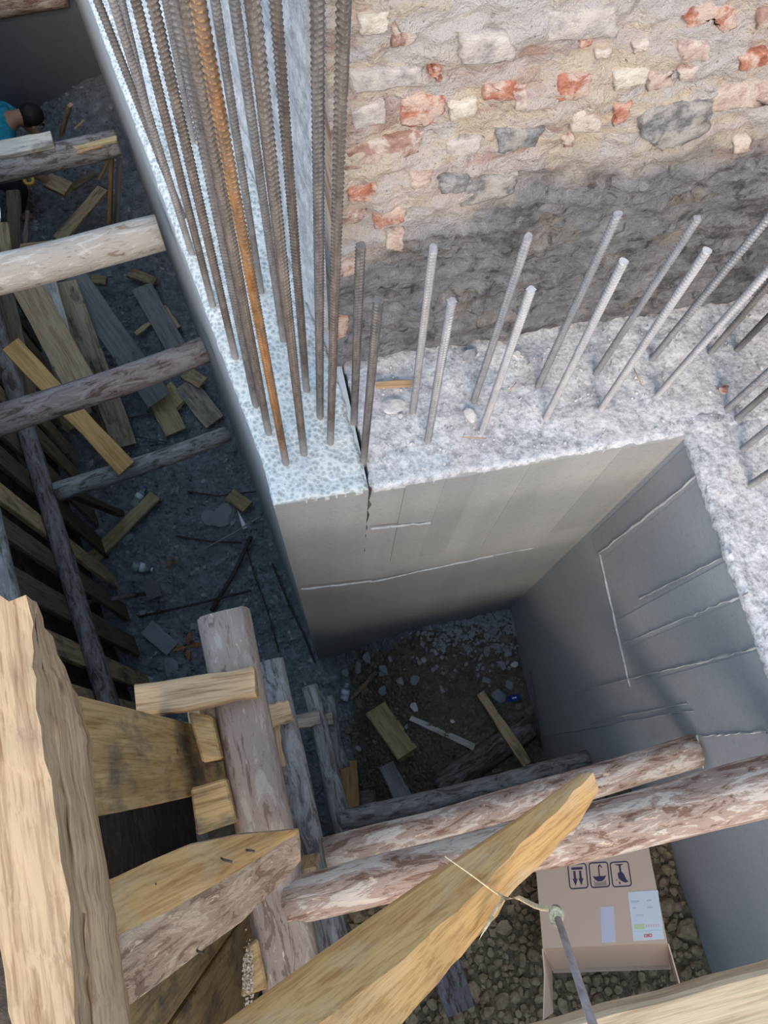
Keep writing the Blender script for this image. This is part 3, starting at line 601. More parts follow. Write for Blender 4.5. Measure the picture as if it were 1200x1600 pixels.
# ---------------- left trench: shoring, walers, struts
def along(y0, off, z): q = W0+UL*y0+NL*off; return Vector((q.x, q.y, z))
sh = thing('timber_shoring', along(1.5, -.2, 0), 'dark upright sheeting boards lining the left side of the trench', 'shoring')
for i in range(21):
    yy = -.02+.30*i+random.uniform(-.02, .02); w = random.uniform(.14, .18)
    board('board', along(yy, -.175+random.uniform(-.015, .015), -.05), along(yy+random.uniform(-.03, .03), -.175, random.uniform(3.4, 4.0)), w, .03, random.choice(['wood_old', 'wood_dark', 'wood_old']), parent=sh, up=NL, n=4)
log('waler', along(-.25, -.08, 1.6), along(3.6, -.08, 1.62), .058, .062, 'bark_dark', 'dark horizontal waler log low along the left trench sheeting', 'log', 'walers')
log('waler', along(.02, -.03, 3.0), along(1.22, -.02, 3.0), .072, .075, 'bark_grey', 'grey upper waler log at the left picture edge above the trench', 'log', 'walers')
def strut(p, q, z, r0, r1, mat, label, ext=.0, **k):
    a = at(*p, z); b = at(*q, z); d_ = (b-a).normalized(); return log('strut_log', a-d_*ext, b+d_*.03, r0, r1, mat, label, 'log', 'struts across the trench', **k)
strut((0, 426), (240, 368), 3.6, .080, .075, 'bark_stripped', 'thick pale stripped strut log wedged against the hammered wall, brightest in the trench', .55)
strut((0, 657), (312, 550), 3.0, .070, .066, 'bark_dark', 'dark brown bark-covered strut log, middle one across the left trench', .05)
strut((88, 770), (352, 680), 1.6, .062, .058, 'bark_grey', 'thin grey strut log low in the trench with an orange plank end resting on it', .0)
strut((0, 264), (178, 226), 1.8, .095, .09, 'bark_grey', 'grey strut log far back with a pale flat board lying on it', .5)
a = at(-20, 242, 1.90); b = at(84, 222, 1.90)
board('board', a, b, .13, .04, 'wood_white', 'pale flat board lying on the far strut log', 'board')
log('fallen_log', Vector((-2.45, 6.83, 1.17)), Vector((-1.20, 6.88, 1.16)), .12, .11, 'bark_red', 'reddish bark log lying on the far trench wall at the top left', 'log')

# loose timber in the left trench
def bp(label, a, b, wpx, t, mat, name='plank', cat='plank', group='loose timber in the left trench', **k):
    A = at(*a); B = at(*b); w = wpx*zc((A+B)/2)/F; return board(name, A, B, w, t, mat, label, cat, group, **k)
bp('orange fresh-sawn plank sloping down onto the low grey strut log', (18, 540, 2.05), (198, 733, 1.70), 30, .045, 'wood_orange')
bp('grey-brown plank beside the orange plank in the plank pile', (38, 440, 1.35), (140, 625, 1.25), 46, .03, 'wood_tan')
bp('whitish plank streaked with black in the plank pile under the pale strut', (72, 425, 1.2), (112, 580, 1.1), 26, .03, 'wood_white')
bp('knotty pale plank running under the dark strut log', (100, 440, 1.05), (196, 695, .12), 36, .03, 'wood_weather')
bp('narrow brown plank between the knotty plank and the orange plank', (112, 560, 1.0), (165, 690, .1), 18, .025, 'wood_old')
bp('wide blue-grey plank passing under the dark strut log', (112, 432, .95), (248, 625, .22), 42, .028, 'wood_bluegrey')
bp('short light plank with orange edge sticking out under the wide blue-grey plank', (232, 590, .10), (276, 677, .06), 34, .03, 'wood_yellow')
bp('blue-grey plank standing clear near the concrete, above the dark strut log', (222, 450, .10), (284, 560, .08), 32, .03, 'wood_bluegrey')
bp('thin grey board sloping to the foot of the concrete wall below the dark strut', (288, 600, .10), (336, 660, .06), 34, .014, 'wood_grey')
bp('small light offcut tucked under the right end of the dark strut log', (290, 583, .12), (318, 600, .12), 22, .03, 'wood_old', name='wood_offcut', cat='wood scrap')
bp('yellowish splintered offcut beside the end of the blue-grey plank', (262, 603, .05), (284, 634, .05), 18, .03, 'wood_yellow', name='wood_offcut', cat='wood scrap', rag=.03)
bp('square wooden batten lying alone on the trench floor beside the plastic bottle', (140, 880, .05), (244, 776, .05), 20, .05, 'wood_yellow')
bp('long dark board leaning from the low waler down to the trench floor', (26, 742, 1.72), (190, 808, .12), 14, .05, 'wood_dark')
bp('small brown wood block on the floor near the concrete wall', (360, 775, .05), (388, 795, .05), 22, .06, 'wood_old', name='wood_block', cat='wood block')
bp('flat grey board piece lying on the floor beside the orange leaf', (230, 980, .03), (270, 1015, .03), 26, .02, 'slab_grey', name='board_piece', cat='board')
bp('small wood offcut just below the pale strut log', (145, 440, .15), (168, 442, .15), 15, .05, 'wood_old', name='wood_offcut', cat='wood scrap')
bp('light offcut lying above the blue-grey plank near the pale strut', (203, 428, .05), (244, 443, .05), 15, .04, 'wood_old', name='wood_offcut', cat='wood scrap')
bp('thin stick lying left of the blue-grey plank', (212, 523, .05), (236, 505, .05), 8, .02, 'wood_old', name='stick', cat='stick')
bp('thin brown stick lying right of the blue-grey plank', (256, 480, .05), (280, 513, .05), 8, .02, 'wood_old', name='stick', cat='stick')
bp('splintered pale board standing upright between the two thick struts', (178, 232, 1.2), (174, 352, .2), 14, .03, 'wood_pale', rag=.06)
bp('grey board beside the splintered upright board against the concrete', (190, 240, 1.0), (184, 352, .2), 16, .03, 'wood_bluegrey')
bp('sharp pale splinter crossing the splintered upright board', (183, 226, 1.7), (158, 280, .9), 7, .02, 'wood_yellow', name='splinter', cat='wood scrap', rag=.03)
bp('split pale stick lying on the end of the far strut log', (118, 234, 1.93), (178, 220, 1.93), 9, .02, 'wood_yellow', name='stick', cat='stick', rag=.03)
bp('second split pale stick below the first on the far strut log', (120, 240, 1.93), (158, 229, 1.93), 5, .015, 'wood_pale', name='stick', cat='stick', rag=.03)
bp('brown plank running diagonally behind the pale strut log', (92, 378, .3), (162, 298, .25), 20, .035, 'wood_old')
bp('short thick board end under the far strut log', (76, 285, .5), (110, 300, .5), 26, .05, 'wood_old')
bp('narrow board leaning in the rubble above the far strut', (112, 166, .9), (98, 212, .4), 9, .03, 'wood_old')
bp('small pale splinter on the rubble above the far strut', (118, 202, .45), (132, 188, .5), 4, .012, 'wood_pale', name='splinter', cat='wood scrap')
bp('dark plank at the left edge below the far strut log', (22, 300, 1.0), (26, 400, .9), 20, .03, 'wood_dark')
bp('second dark plank at the left edge nearer the pale strut', (2, 350, 1.2), (12, 430, 1.1), 24, .03, 'wood_old')
bp('thin upright lath in the shadow below the far strut', (44, 330, .6), (40, 385, .5), 6, .02, 'wood_grey', name='lath', cat='lath')
bp('broken yellowish board end poking out above the pale strut log', (35, 390, 1.0), (82, 384, 1.0), 14, .03, 'wood_pale', rag=.02)
bp('plank crossing the floor in the shade right of the short thick board', (112, 295, .2), (150, 272, .2), 12, .03, 'wood_dark')
bp('brown board leaning at the left edge under the dark strut', (0, 640, 1.5), (50, 735, 1.3), 18, .03, 'wood_dark')
bp('dark plank in the shade left of the plank pile', (5, 450, 1.3), (48, 640, 1.2), 30, .03, 'wood_dark')
bp('grey plank half hidden at the bottom of the plank pile', (60, 480, .8), (130, 650, .6), 30, .03, 'wood_grey')
bp('short old board end beside the thin brown stick under the pale strut', (80, 640, .1), (115, 672, .1), 20, .03, 'wood_old')
# thin rods and wires on the floor
def gp(x, y, dz=.03): p = at(x, y, 0); p.z = gz(p.x, p.y)+dz; return at(x, y, p.z)
for pts, r, mt, nm, lb in ((((275, 838), (330, 846), (378, 848)), .008, 'nail', 'iron_rod', 'dark thin rod lying level on the trench floor'),
                           (((320, 857), (360, 836), (405, 808)), .007, 'steel_pin', 'iron_rod', 'lighter thin rod crossing the dark rods near the concrete foot'),
                           (((392, 838), (366, 895), (330, 955)), .018, 'nail', 'iron_rod', 'thick dark bar running diagonally down the trench floor'),
                           (((383, 850), (400, 905), (420, 960), (436, 1020)), .006, 'nail', 'cable', 'thin dark cable running along the trench towards the stub of the upper waler'),
                           (((425, 880), (452, 945), (474, 990), (492, 1035)), .008, 'nail', 'cable', 'dark cable lying close along the foot of the concrete wall'),
                           (((217, 964), (300, 945), (392, 923)), .010, 'nail', 'iron_rod', 'dark rod lying behind the sawn log stub'),
                           (((293, 768), (340, 775), (400, 768)), .007, 'nail', 'iron_rod', 'thin dark rod on the floor right of the plastic bottle'),
                           (((195, 680), (225, 684), (262, 691)), .007, 'steel_old', 'iron_rod', 'short dark rod below the knotty plank end'),
                           (((200, 653), (240, 645), (285, 650)), .007, 'steel_old', 'iron_rod', 'thin dark rod lying across the planks under the dark strut')):
    tube(nm, [gp(*p, dz=.05) for p in pts], r, mt, lb, 'cable' if nm == 'cable' else 'rod', k=7)
hm = thing('pipe_stake', at(170, 938, .5), 'dark pipe poking out of the sheeting with a clamp head on the floor end', 'pipe')
tube('pipe', [at(108, 945, .75), at(170, 937, .45), at(232, 926, .15)], .02, 'bark_dark', parent=hm)
mesh('clamp_head', *loft([[at(x, y, z) for x, y in ((222, 912), (245, 905), (252, 930), (232, 938))] for z in (.20, .07)]), 'steel_old', hm)
def bottle(label, c, ax, L, r, cap):
    T = thing('plastic_bottle', c, label, 'bottle'); x = Vector(ax).normalized(); prof = [(0, .55), (.04, .95), (.12, 1), (.35, .92), (.5, 1), (.68, 1), (.82, .55), (.88, .36), (.95, .36)]
    u = Vector((0, 0, 1)); s = x.cross(u).normalized(); u = s.cross(x)
    def ring(f, q, k=10): return [Vector(c)+x*(f-.5)*L+(s*math.cos(2*math.pi*j/k)+u*math.sin(2*math.pi*j/k))*q*r for j in range(k)]
    mesh('body', *loft([ring(f, q) for f, q in prof]), 'plastic_clear', T, smooth=True); mesh('cap', *loft([ring(.94, .46), ring(1.0, .46)]), cap, T)
    mesh('wrapper', *loft([ring(.40, 1.03), ring(.62, 1.03)]), 'plastic_label', T, smooth=True)
p = gp(217, 776, .05); bottle('clear plastic bottle lying on the floor above the wooden batten', p, gp(228, 760)-gp(206, 792), .20, .036, 'plastic_blue')
p = gp(222, 887, .04); bottle('crushed clear bottle with shiny label on the open trench floor', p, gp(236, 890)-gp(207, 884), .17, .04, 'plastic_label')
p = gp(371, 797, .03); q = gp(383, 825, .03); me_ = [p, q+Vector((.02, 0, 0)), q-Vector((.02, .01, 0))]
tag(prism('paper_sliver', me_, (0, 0, .006), 'paper_white'), 'white pointed paper sliver near the small brown block', 'paper scrap')
def leaf(label, c, s, n=4):
    T = thing('dry_leaf', c, label, 'leaf')
    for i in range(n):
        a = i*1.5+random.uniform(-.3, .3); d_ = Vector((math.cos(a), math.sin(a), 0)); e = Vector((-d_.y, d_.x, 0)); b = Vector(c)
        V = [b, b+d_*s*.5+e*s*.16+Vector((0, 0, .03)), b+d_*s+Vector((0, 0, .015)), b+d_*s*.5-e*s*.16+Vector((0, 0, .02))]
        mesh('lobe', V+[v-Vector((0, 0, .003)) for v in V], [(0, 1, 2, 3), (7, 6, 5, 4), (0, 4, 5, 1), (1, 5, 6, 2), (2, 6, 7, 3), (3, 7, 4, 0)], 'leaf', T)
leaf('orange dry leaf on the dark floor left of the sawn log stub', gp(293, 1010, .02), .13); leaf('small brown leaf on the floor above the dark rod', gp(268, 880, .02), .07)
rock('stone', RKS[0], gp(372, 800, .01)+Vector((-.12, 0, 0)), (.15, .12, .1), 'broken grey slab piece on the trench floor left of the small block', 'stone'); rock('stone', RKS[1], gp(330, 805, .01), (.12, .1, .1), 'flat grey slab piece on the floor among the thin rods', 'stone')
rock('stone', RKS[2], gp(195, 838, .01), (.09, .07, .08), 'flat grey stone under the wooden batten edge', 'stone'); rock('stone', RKS[3], gp(300, 895, .01), (.03, .03, .05), 'small pale stone on the floor right of the crushed bottle', 'stone')
rock('stone', RKS[1], gp(265, 1045, .01), (.08, .09, .1), 'flat slab fragment just behind the pale cap board', 'stone')
def pebbles(name, label, n, fn, mat, s0, s1):
    V_ = []; F_ = []
    for i in range(n):
        c = Vector(fn()); s = random.uniform(s0, s1)*(random.random()*.7+.3); n0 = len(V_); R_m = Matrix.Rotation(random.uniform(0, 6), 3, 'Z') @ Matrix.Rotation(random.uniform(-.6, .6), 3, 'X'); a_, b_, c_ = s*random.uniform(.7, 1.4), s*random.uniform(.6, 1), s*random.uniform(.3, .8)
        V_ += [c+R_m @ Vector(q) for q in ((a_, 0, 0), (0, b_, .2*c_), (-a_, .2*b_, 0), (0, -b_, 0), (.3*a_, .3*b_, c_), (-.3*a_, -.3*b_, c_), (0, 0, -c_))]
        F_ += [tuple(n0+q for q in f) for f in ((0, 1, 4), (1, 2, 5, 4), (2, 3, 5), (3, 0, 4, 5), (1, 0, 6), (2, 1, 6), (3, 2, 6), (0, 3, 6))]
    return tag(mesh(name, V_, F_, mat), label, 'rubble', kind='stuff')
def fl():
    y = random.uniform(.5, 6.8); x = random.uniform(-1.42, -.08)-.17*(y-.68); return (x, y, gz(x, y)+.002)
pebbles('floor_crumbs', 'dark grey mud crumbs and chips over the trench floor', 2600, fl, 'ground_grey', .012, .045)
pebbles('floor_shards', 'pale grey chips and mortar shards on the trench floor', 420, fl, 'rubble_stone', .012, .05)
def fr():
    x = random.uniform(-.02, 1.35); y = random.uniform(-.2, .82); return (x, y, gz(x, y)+.002)
pebbles('floor_gravel', 'brown gravel and grit over the right pit floor', 1700, fr, 'rubble_brown', .006, .026)
def fc():
    t_ = random.random(); x = 1.36-.9*abs(random.gauss(0, .35)); y = .82-.5*abs(random.gauss(0, .35)); return (x, y, gz(x, y)+.004)
pebbles('floor_chips', 'grey concrete chips piled in the corner of the right pit', 550, fc, 'rubble_stone', .008, .035)

# worker bent over behind the board
def worker():
    T = thing('person', at(-14, 205, .35), 'person in teal shirt with dark hair bent over behind the pale board, top left', 'person')
    ctr = at(-6, 196, 1.0)
    def sk(name, pts, edges, rad, mat, root=0):
        me = bpy.data.meshes.new(name); me.from_pydata([p-T.location for p in pts], edges, []); o = bpy.data.objects.new(name, me); COL.objects.link(o); o.parent = T; me.materials.append(MAT[mat])
        md = o.modifiers.new('skin', 'SKIN'); 
        for i, r_ in enumerate(rad): me.skin_vertices[0].data[i].radius = (r_, r_)
        me.skin_vertices[0].data[root].use_root = True; md.use_smooth_shade = True; s_ = o.modifiers.new('sub', 'SUBSURF'); s_.levels = 1; s_.render_levels = 2; return o
    g = gz(ctr.x, ctr.y)
    def q(dx, dy, z): return Vector((ctr.x+dx, ctr.y+dy, g+z))
    P = [q(-.30, .0, .62), q(-.14, 0, .82), q(.04, .01, .95), q(.15, .02, 1.0), q(.21, .03, 1.0), q(.30, .05, .96),      # pelvis spine chest neck head
         q(.05, -.19, .93), q(.14, -.23, .68), q(.26, -.20, .46), q(.06, .20, .93), q(.18, .25, .70), q(.28, .17, .48),   # arms
         q(-.28, -.11, .58), q(-.02, -.15, .42), q(-.18, -.15, .06), q(-.06, -.16, .04), q(-.28, .11, .58), q(-.02, .15, .42), q(-.18, .15, .06), q(-.06, .16, .04)]
    E = [(0, 1), (1, 2), (2, 3), (3, 4), (4, 5), (2, 6), (6, 7), (7, 8), (2, 9), (9, 10), (10, 11), (0, 12), (12, 13), (13, 14), (14, 15), (0, 16), (16, 17), (17, 18), (18, 19)]
    Rd = [.13, .13, .13, .06, .07, .085, .06, .045, .032, .06, .045, .032, .085, .065, .045, .035, .085, .065, .045, .035]
    for b0 in (8, 11):
        for f in range(5):
            p0 = P[b0]; an = (f-2)*.22; d_ = Vector((math.cos(an)*.06, math.sin(an)*.06, -.03 if f else -.01)); i0 = len(P); P += [p0+d_, p0+d_*1.6+Vector((0, 0, -.02))]; E += [(b0, i0), (i0, i0+1)]; Rd += [.010, .009]
    sk('body', P, E, Rd, 'skin')
    S = [P[0]+Vector((-.02, 0, .02)), P[1]+Vector((0, 0, .02)), P[2]+Vector((0, 0, .02)), P[3]-Vector((.03, 0, 0)), P[6], P[6].lerp(P[7], .7), P[9], P[9].lerp(P[10], .7)]
    sk('shirt', S, [(0, 1), (1, 2), (2, 3), (2, 4), (4, 5), (2, 6), (6, 7)], [.15, .155, .155, .08, .08, .068, .08, .068], 'shirt_teal')
    sk('trousers', [P[0]-Vector((.03, 0, .02)), P[12], P[13], P[14]+Vector((0, 0, .04)), P[16], P[17], P[18]+Vector((0, 0, .04))], [(0, 1), (1, 2), (2, 3), (0, 4), (4, 5), (5, 6)], [.145, .105, .085, .06, .105, .085, .06], 'trousers')
    hc = P[5]+Vector((-.005, 0, .015)); me = bpy.data.meshes.new('hair'); bm = bmesh.new(); bmesh.ops.create_icosphere(bm, subdivisions=3, radius=.105)
    for v in bm.verts:
        if v.co.z < -.02: v.co.z = -.02+(v.co.z+.02)*.2
        v.co *= 1+.05*noise.noise(v.co*40)
    bm.to_mesh(me); bm.free(); me.materials.append(MAT['hair']); o = bpy.data.objects.new('hair', me); COL.objects.link(o); o.parent = T; o.location = hc-T.location
    fd = Vector((.75, 0, -.66)); up_ = Vector((.66, 0, .75))
    def blob(nm, c, s, mt):
        me = bpy.data.meshes.new(nm); bm = bmesh.new(); bmesh.ops.create_icosphere(bm, subdivisions=2, radius=s); bm.to_mesh(me); bm.free(); me.materials.append(MAT[mt]); o = bpy.data.objects.new(nm, me); COL.objects.link(o); o.parent = T; o.location = c-T.location
    for s in (-1, 1):
        blob('eye', P[5]+fd*.088+Vector((0, s*.032, 0)), .011, 'hair'); blob('ear', P[5]+Vector((0, s*.092, -.01)), .022, 'skin')
    blob('nose', P[5]+fd*.10-up_*.02, .016, 'skin'); blob('mouth', P[5]+fd*.088-up_*.05, .016, 'brick_red')
worker()
T = thing('tape_roll', at(45, 282, 1.0), 'small yellow ring-shaped roll hanging in the shade under the far strut', 'tape roll')
bm = bmesh.new(); cc = at(45, 282, 1.0)
def torus(c, R0, r0, ax, k=20, q=8):
    ax = Vector(ax).normalized(); u = ax.orthogonal().normalized(); v = ax.cross(u); V = []; Fc = []
    for i in range(k):
        a = 2*math.pi*i/k; d_ = u*math.cos(a)+v*math.sin(a)
        for j in range(q): b = 2*math.pi*j/q; V.append(Vector(c)+d_*(R0+r0*math.cos(b))+ax*r0*math.sin(b)*1.6)
    for i in range(k):
        for j in range(q): Fc.append((i*q+j, ((i+1) % k)*q+j, ((i+1) % k)*q+(j+1) % q, i*q+(j+1) % q))
    return V, Fc
mesh('tape_ring', *torus(cc, .034, .014, (.2, -.3, 1)), 'yellow_tape', T, smooth=True)

# ---------------- right pit: loose things on the floor
def hp(x, y, dz=.0):
    z = .6
    for _ in range(5): p = at(x, y, z); z = gz(p.x, p.y)+dz
    return at(x, y, z)
def rp(label, a, b, wpx, t, mat, name='plank', cat='plank', dz=(.0, .0), **k):
    A = hp(*a, dz[0]); B = hp(*b, dz[1]); w = wpx*zc((A+B)/2)/F; return board(name, A, B, w, t, mat, label, cat, None, **k)
rp('thick yellow plank offcut lying on the right pit floor', (590, 1112), (640, 1183), 36, .075, 'wood_yellow', dz=(.02, .03))
rp('narrow brown lath lying across the right pit floor toward the cross logs', (750, 1085), (824, 1196), 15, .035, 'wood_old', dz=(.03, .16), name='lath', cat='lath')
rp('thin whitish lath half buried between the yellow offcut and the old log', (642, 1123), (742, 1168), 9, .025, 'wood_white', dz=(.06, .06), name='lath', cat='lath')
rp('upright reddish board end beside the lowest waler', (544, 1190), (549, 1268), 26, .03, 'wood_orange', dz=(.04, .10), name='board_end', cat='board')
rp('grey board end poking up behind the lowest cross log', (606, 1196), (632, 1252), 28, .03, 'wood_bluegrey', dz=(.02, .06), name='board_end', cat='board')
rp('small grey wood block between the two board ends', (566, 1246), (587, 1244), 20, .03, 'wood_grey', dz=(.02, .02), name='wood_block', cat='wood block')
rp('thin stick in the rubble below the dark foot of the front wall', (551, 1090), (588, 1050), 7, .025, 'wood_old', dz=(.02, .02), name='stick', cat='stick')
log('fallen_log', hp(690, 1235, .06), hp(826, 1132, .06), .105, .085, 'bark_dark', 'dark muddy log half sunk in the floor near the right wall', 'log')
tube('iron_rod', [onB(832, 1048)+Vector((-.02, 0, 0)), onB(851, 1165)+Vector((-.03, 0, 0))], .008, 'steel_old', 'dark rod leaning along the foot of the right pit wall', 'rod')
p = hp(802, 1091, .04); T = thing('plastic_wrapper', p, 'blue plastic wrapper in the rubble at the foot of the right wall', 'wrapper')
V = []; Fc = []
for j in range(4):
    for i in range(7): V.append(p+Vector((-.05+.10*i/6, -.02+.04*j/3, .018*math.sin(i*1.7+j)+.01)))
for j in range(3):
    for i in range(6): k = j*7+i; Fc.append((k, k+1, k+8, k+7))
o = mesh('film', V, Fc, 'plastic_blue', T); sm = o.modifiers.new('t', 'SOLIDIFY'); sm.thickness = .004
prism('lettering_patch', [p+Vector((-.015, -.005, .032)), p+Vector((.018, -.005, .030)), p+Vector((.018, .006, .030)), p+Vector((-.015, .006, .032))], (0, 0, .004), 'plastic_label', T)
p = hp(540, 1082, .04); bottle('crumpled shiny plastic bottle in the rubble near the walers', p, (.4, 1, .1), .14, .035, 'plastic_label')
BIG = [((500, 1085), .06, RKS), ((512, 1100), .05, RKS), ((520, 1118), .05, RKS), ((625, 1065), .055, RK), ((648, 1063), .06, RKS), ((690, 1078), .045, RK), ((760, 1062), .05, RK), ((783, 1040), .06, RK), ((804, 1040), .05, RKW), ((770, 985), .06, RK), ((790, 1000), .07, RKB), ((758, 978), .06, RK), ((740, 990), .04, RK), ((610, 1030), .04, RKS), ((600, 1080), .06, RKS), ((560, 1100), .07, RKB), ((572, 1080), .06, RKB), ((545, 1140), .05, RKB), ((530, 1160), .08, RKB), ((780, 1085), .09, RKS), ((795, 1070), .06, RKS), ((810, 1102), .05, RKB), ((648, 1105), .05, RKW), ((706, 1128), .03, RKW), ((635, 1135), .03, RK), ((560, 1170), .04, RK), ((585, 1160), .03, RK), ((775, 1010), .05, RK), ((760, 1020), .04, RK), ((748, 1040), .03, RK), ((792, 1020), .05, RK), ((725, 1010), .035, RK), ((700, 1000), .03, RK), ((680, 1020), .035, RK), ((655, 1035), .03, RK), ((785, 975), .05, RK), ((775, 1205), .07, RKB), ((795, 1215), .06, RKS), ((830, 1110), .05, RKB), ((520, 1060), .05, RKS), ((540, 1050), .06, RKS), ((560, 1040), .09, RKS), ((600, 1048), .08, RKS), ((575, 1030), .07, RKS)]
for i, (q_, s, L) in enumerate(BIG):
    rock('rubble_stone', random.choice(L), hp(*q_, s*.25), s*.78, 'broken stone in the rubble on the right pit floor', 'stone', 'rubble on the right pit floor')

# ---------------- right pit: walers, caps, cross logs, sheeting
def V3(p, z): return Vector((p.x, p.y, z))
log('waler', V3(at(346, 955, 3.95), 3.9), V3(at(455, 1490, 3.95), 3.9)+Vector((0, -1.0, 0)), .082, .086, 'bark_pinkish', 'topmost waler log on the pit edge with its sawn stub behind the pale cap board', 'log', 'right pit walers', flat=.22, rag=.004, k=18)
log('waler', V3(at(418, 1032, 3.24), 3.2), V3(at(522, 1460, 3.24), 3.2)+Vector((.03, -.6, 0)), .056, .064, 'bark_grey', 'second waler log down, grey and smooth, beside the topmost waler', 'log', 'right pit walers', k=16)
log('waler', V3(at(480, 1072, 1.74), 1.7), V3(at(532, 1255, 1.74), 1.7)+Vector((.01, -.2, 0)), .048, .058, 'bark_grey', 'third waler log down, deep in the pit beside the rubble', 'log', 'right pit walers')
log('waler', V3(at(511, 1088, .73), .70), V3(at(536, 1200, .73), .72), .048, .05, 'bark_grey', 'lowest short waler end just above the pit floor', 'log', 'right pit walers')
def cap(label, a, b, z, wpx, t, mat):
    A = at(*a, z); B = at(*b, z); w = wpx*zc(A)/F; return board('cap_board', A, B, w, t, mat, label, 'board', 'cap boards over the walers', n=5, rag=.004)
cap('pale fresh cap board laid across the stub of the topmost waler', (222, 1098), (403, 1070), 3.968, 46, .085, 'wood_pale')
cap('short cap block across the second waler', (419, 1122), (456, 1110), 3.27, 33, .05, 'wood_pale')
cap('grey cap block across the third waler', (459, 1130), (500, 1121), 1.76, 22, .05, 'wood_grey')
cap('small grey cap block across the lowest waler', (503, 1126), (521, 1123), .76, 18, .04, 'wood_grey')
board('wedge', at(432, 1130, 3.262), at(440, 1198, 3.262), .03, .03, 'wood_pale', 'thin wedge board between the two uppermost walers', 'wedge')
board('wedge', at(480, 1345, 3.25), at(480, 1345, 3.25)+Vector((0, 0, .42)), .10, .02, 'wood_pale', 'thin pale wedge standing between the half log and the cross logs', 'wedge')
# cross logs to the right wall
log('cross_log', at(448, 1416, 3.93), V3(at(1200, 1222, 3.93), 3.93)+Vector((.145, .0, 0)), .060, .088, 'bark_red', 'uppermost cross log with peeling reddish bark spanning the pit', 'log', 'cross logs', k=18, rag=.01, n=24)
log('cross_log', at(508, 1335, 3.23), V3(at(1088, 1176, 3.21), 3.21), .061, .063, 'bark_red', 'second cross log ending in a mortar patch on the right wall', 'log', 'cross logs', k=18, n=24)
log('cross_log', at(532, 1282, 1.72), at(920, 1190, 1.70), .060, .056, 'bark_grey', 'lowest grey cross log above the right pit floor', 'log', 'cross logs', k=16, n=20)
mesh('mortar_patch', [onB(x, y)+Vector((-.006, 0, 0)) for x, y in ((1078, 1165), (1090, 1148), (1096, 1180), (1100, 1200), (1080, 1200))]+[onB(x, y)+Vector((.01, 0, 0)) for x, y in ((1078, 1165), (1090, 1148), (1096, 1180), (1100, 1200), (1080, 1200))], [(0, 1, 2, 3, 4), (0, 5, 6, 1), (1, 6, 7, 2), (2, 7, 8, 3), (3, 8, 9, 4), (4, 9, 5, 0)], 'laitance_and_lit_edge', rw)
# sheeting behind the cross logs retaining the bench
sh2 = thing('timber_shoring', Vector((.6, -.44, .5)), 'dark sheeting boards behind the cross logs holding back the gravel bench', 'shoring')
for i in range(10):
    x = -.02+.14*i; board('board', Vector((x, -.42, .3)), Vector((x+random.uniform(-.01, .01), -.42, 2.5+random.uniform(-.1, .0))), .125, .03, 'wood_dark', parent=sh2, up=(0, 1, 0), n=3)
# sheeting on the left of the right pit
sh3 = thing('timber_shoring', Vector((-.5, 0, .5)), 'yellow-brown sheeting boards standing behind the topmost waler, mould-stained', 'shoring')
def upb(y0, y1, z1, mat, x=-.50, z0=.3, t=.04): return board('board', Vector((x, (y0+y1)/2, z0)), Vector((x, (y0+y1)/2, z1)), y1-y0, t, mat, parent=sh3, up=(1, 0, 0), n=8, wob=.003)
ya = at(300, 1122, 3.95).y; yb = at(300, 1243, 3.95).y
upb(yb, ya, 4.82, 'wood_board'); upb(-.485, -.20, 4.80, 'wood_board', x=-.57); upb(-.80, -.495, 4.80, 'wood_board', x=-.57); upb(-1.25, -.82, 4.8, 'wood_board'); upb(ya+.01, ya+.16, 3.6, 'wood_old'); upb(-.33, -.09, 3.4, 'wood_dark', x=-.56)
# packing blocks between sheeting and waler
for nm, pts, z0, z1, mt, lb in (('packing_block', ((293, 1112), (330, 1118), (346, 1186), (316, 1192)), 3.80, 3.99, 'wood_board', 'packing block wedged between the first sheeting board and the topmost waler'),
                                ('packing_block', ((297, 1232), (352, 1216), (370, 1285), (307, 1306)), 3.78, 4.0, 'wood_board', 'packing block with a pale knot just above the half log'),
                                ('packing_block', ((384, 1480), (402, 1466), (418, 1545), (376, 1560)), 3.78, 3.99, 'wood_board', 'packing block strewn with sawdust below the half log')):
    top = [at(x, y, z1) for x, y in pts]; bot = [Vector((p.x, p.y, z0)) for p in top]; M = frame(top[0], top[1], loc=top[0]); o = mesh(nm, *loft([bot, top]), mt, None, M); bv = o.modifiers.new('b', 'BEVEL'); bv.width = .006; tag(o, lb, 'wood block', 'packing blocks')
def sdp():
    p = at(random.uniform(380, 396), random.gauss(1522, 22), 3.994); return (p.x, p.y, 3.994+random.uniform(0, .012))
pebbles('sawdust', 'pale sawdust spilled on the packing block', 420, sdp, 'sawdust', .002, .005)

# ---------------- near timbers
def profile(name, secs, mats, label, cat, mi_fn=None, parent=None, bulge=0):
    V, Fc = loft(secs); c0 = sum((Vector(v) for v in secs[0]), Vector())/len(secs[0]); c1 = sum((Vector(v) for v in secs[-1]), Vector())/len(secs[-1]); M = frame(c0, c1)
    o = mesh(name, V, Fc, mats, parent, M, smooth=True); o.data.set_sharp_from_angle(angle=math.radians(40))
    if mi_fn: o.data.polygons.foreach_set('material_index', [mi_fn(i, len(secs[0])) if i < len(Fc)-2 else 0 for i in range(len(Fc))])
    if label: tag(o, label, cat)
    return o
def interp(st, n):
    """resample stations of pixel edges with a smooth parameter"""
    out = []
    for i in range(n+1):
        f = i/n*(len(st)-1); k = min(int(f), len(st)-2); g = f-k
        out.append([tuple(a+(b-a)*g for a, b in zip(p, q)) for p, q in zip(st[k], st[k+1])])
    return out
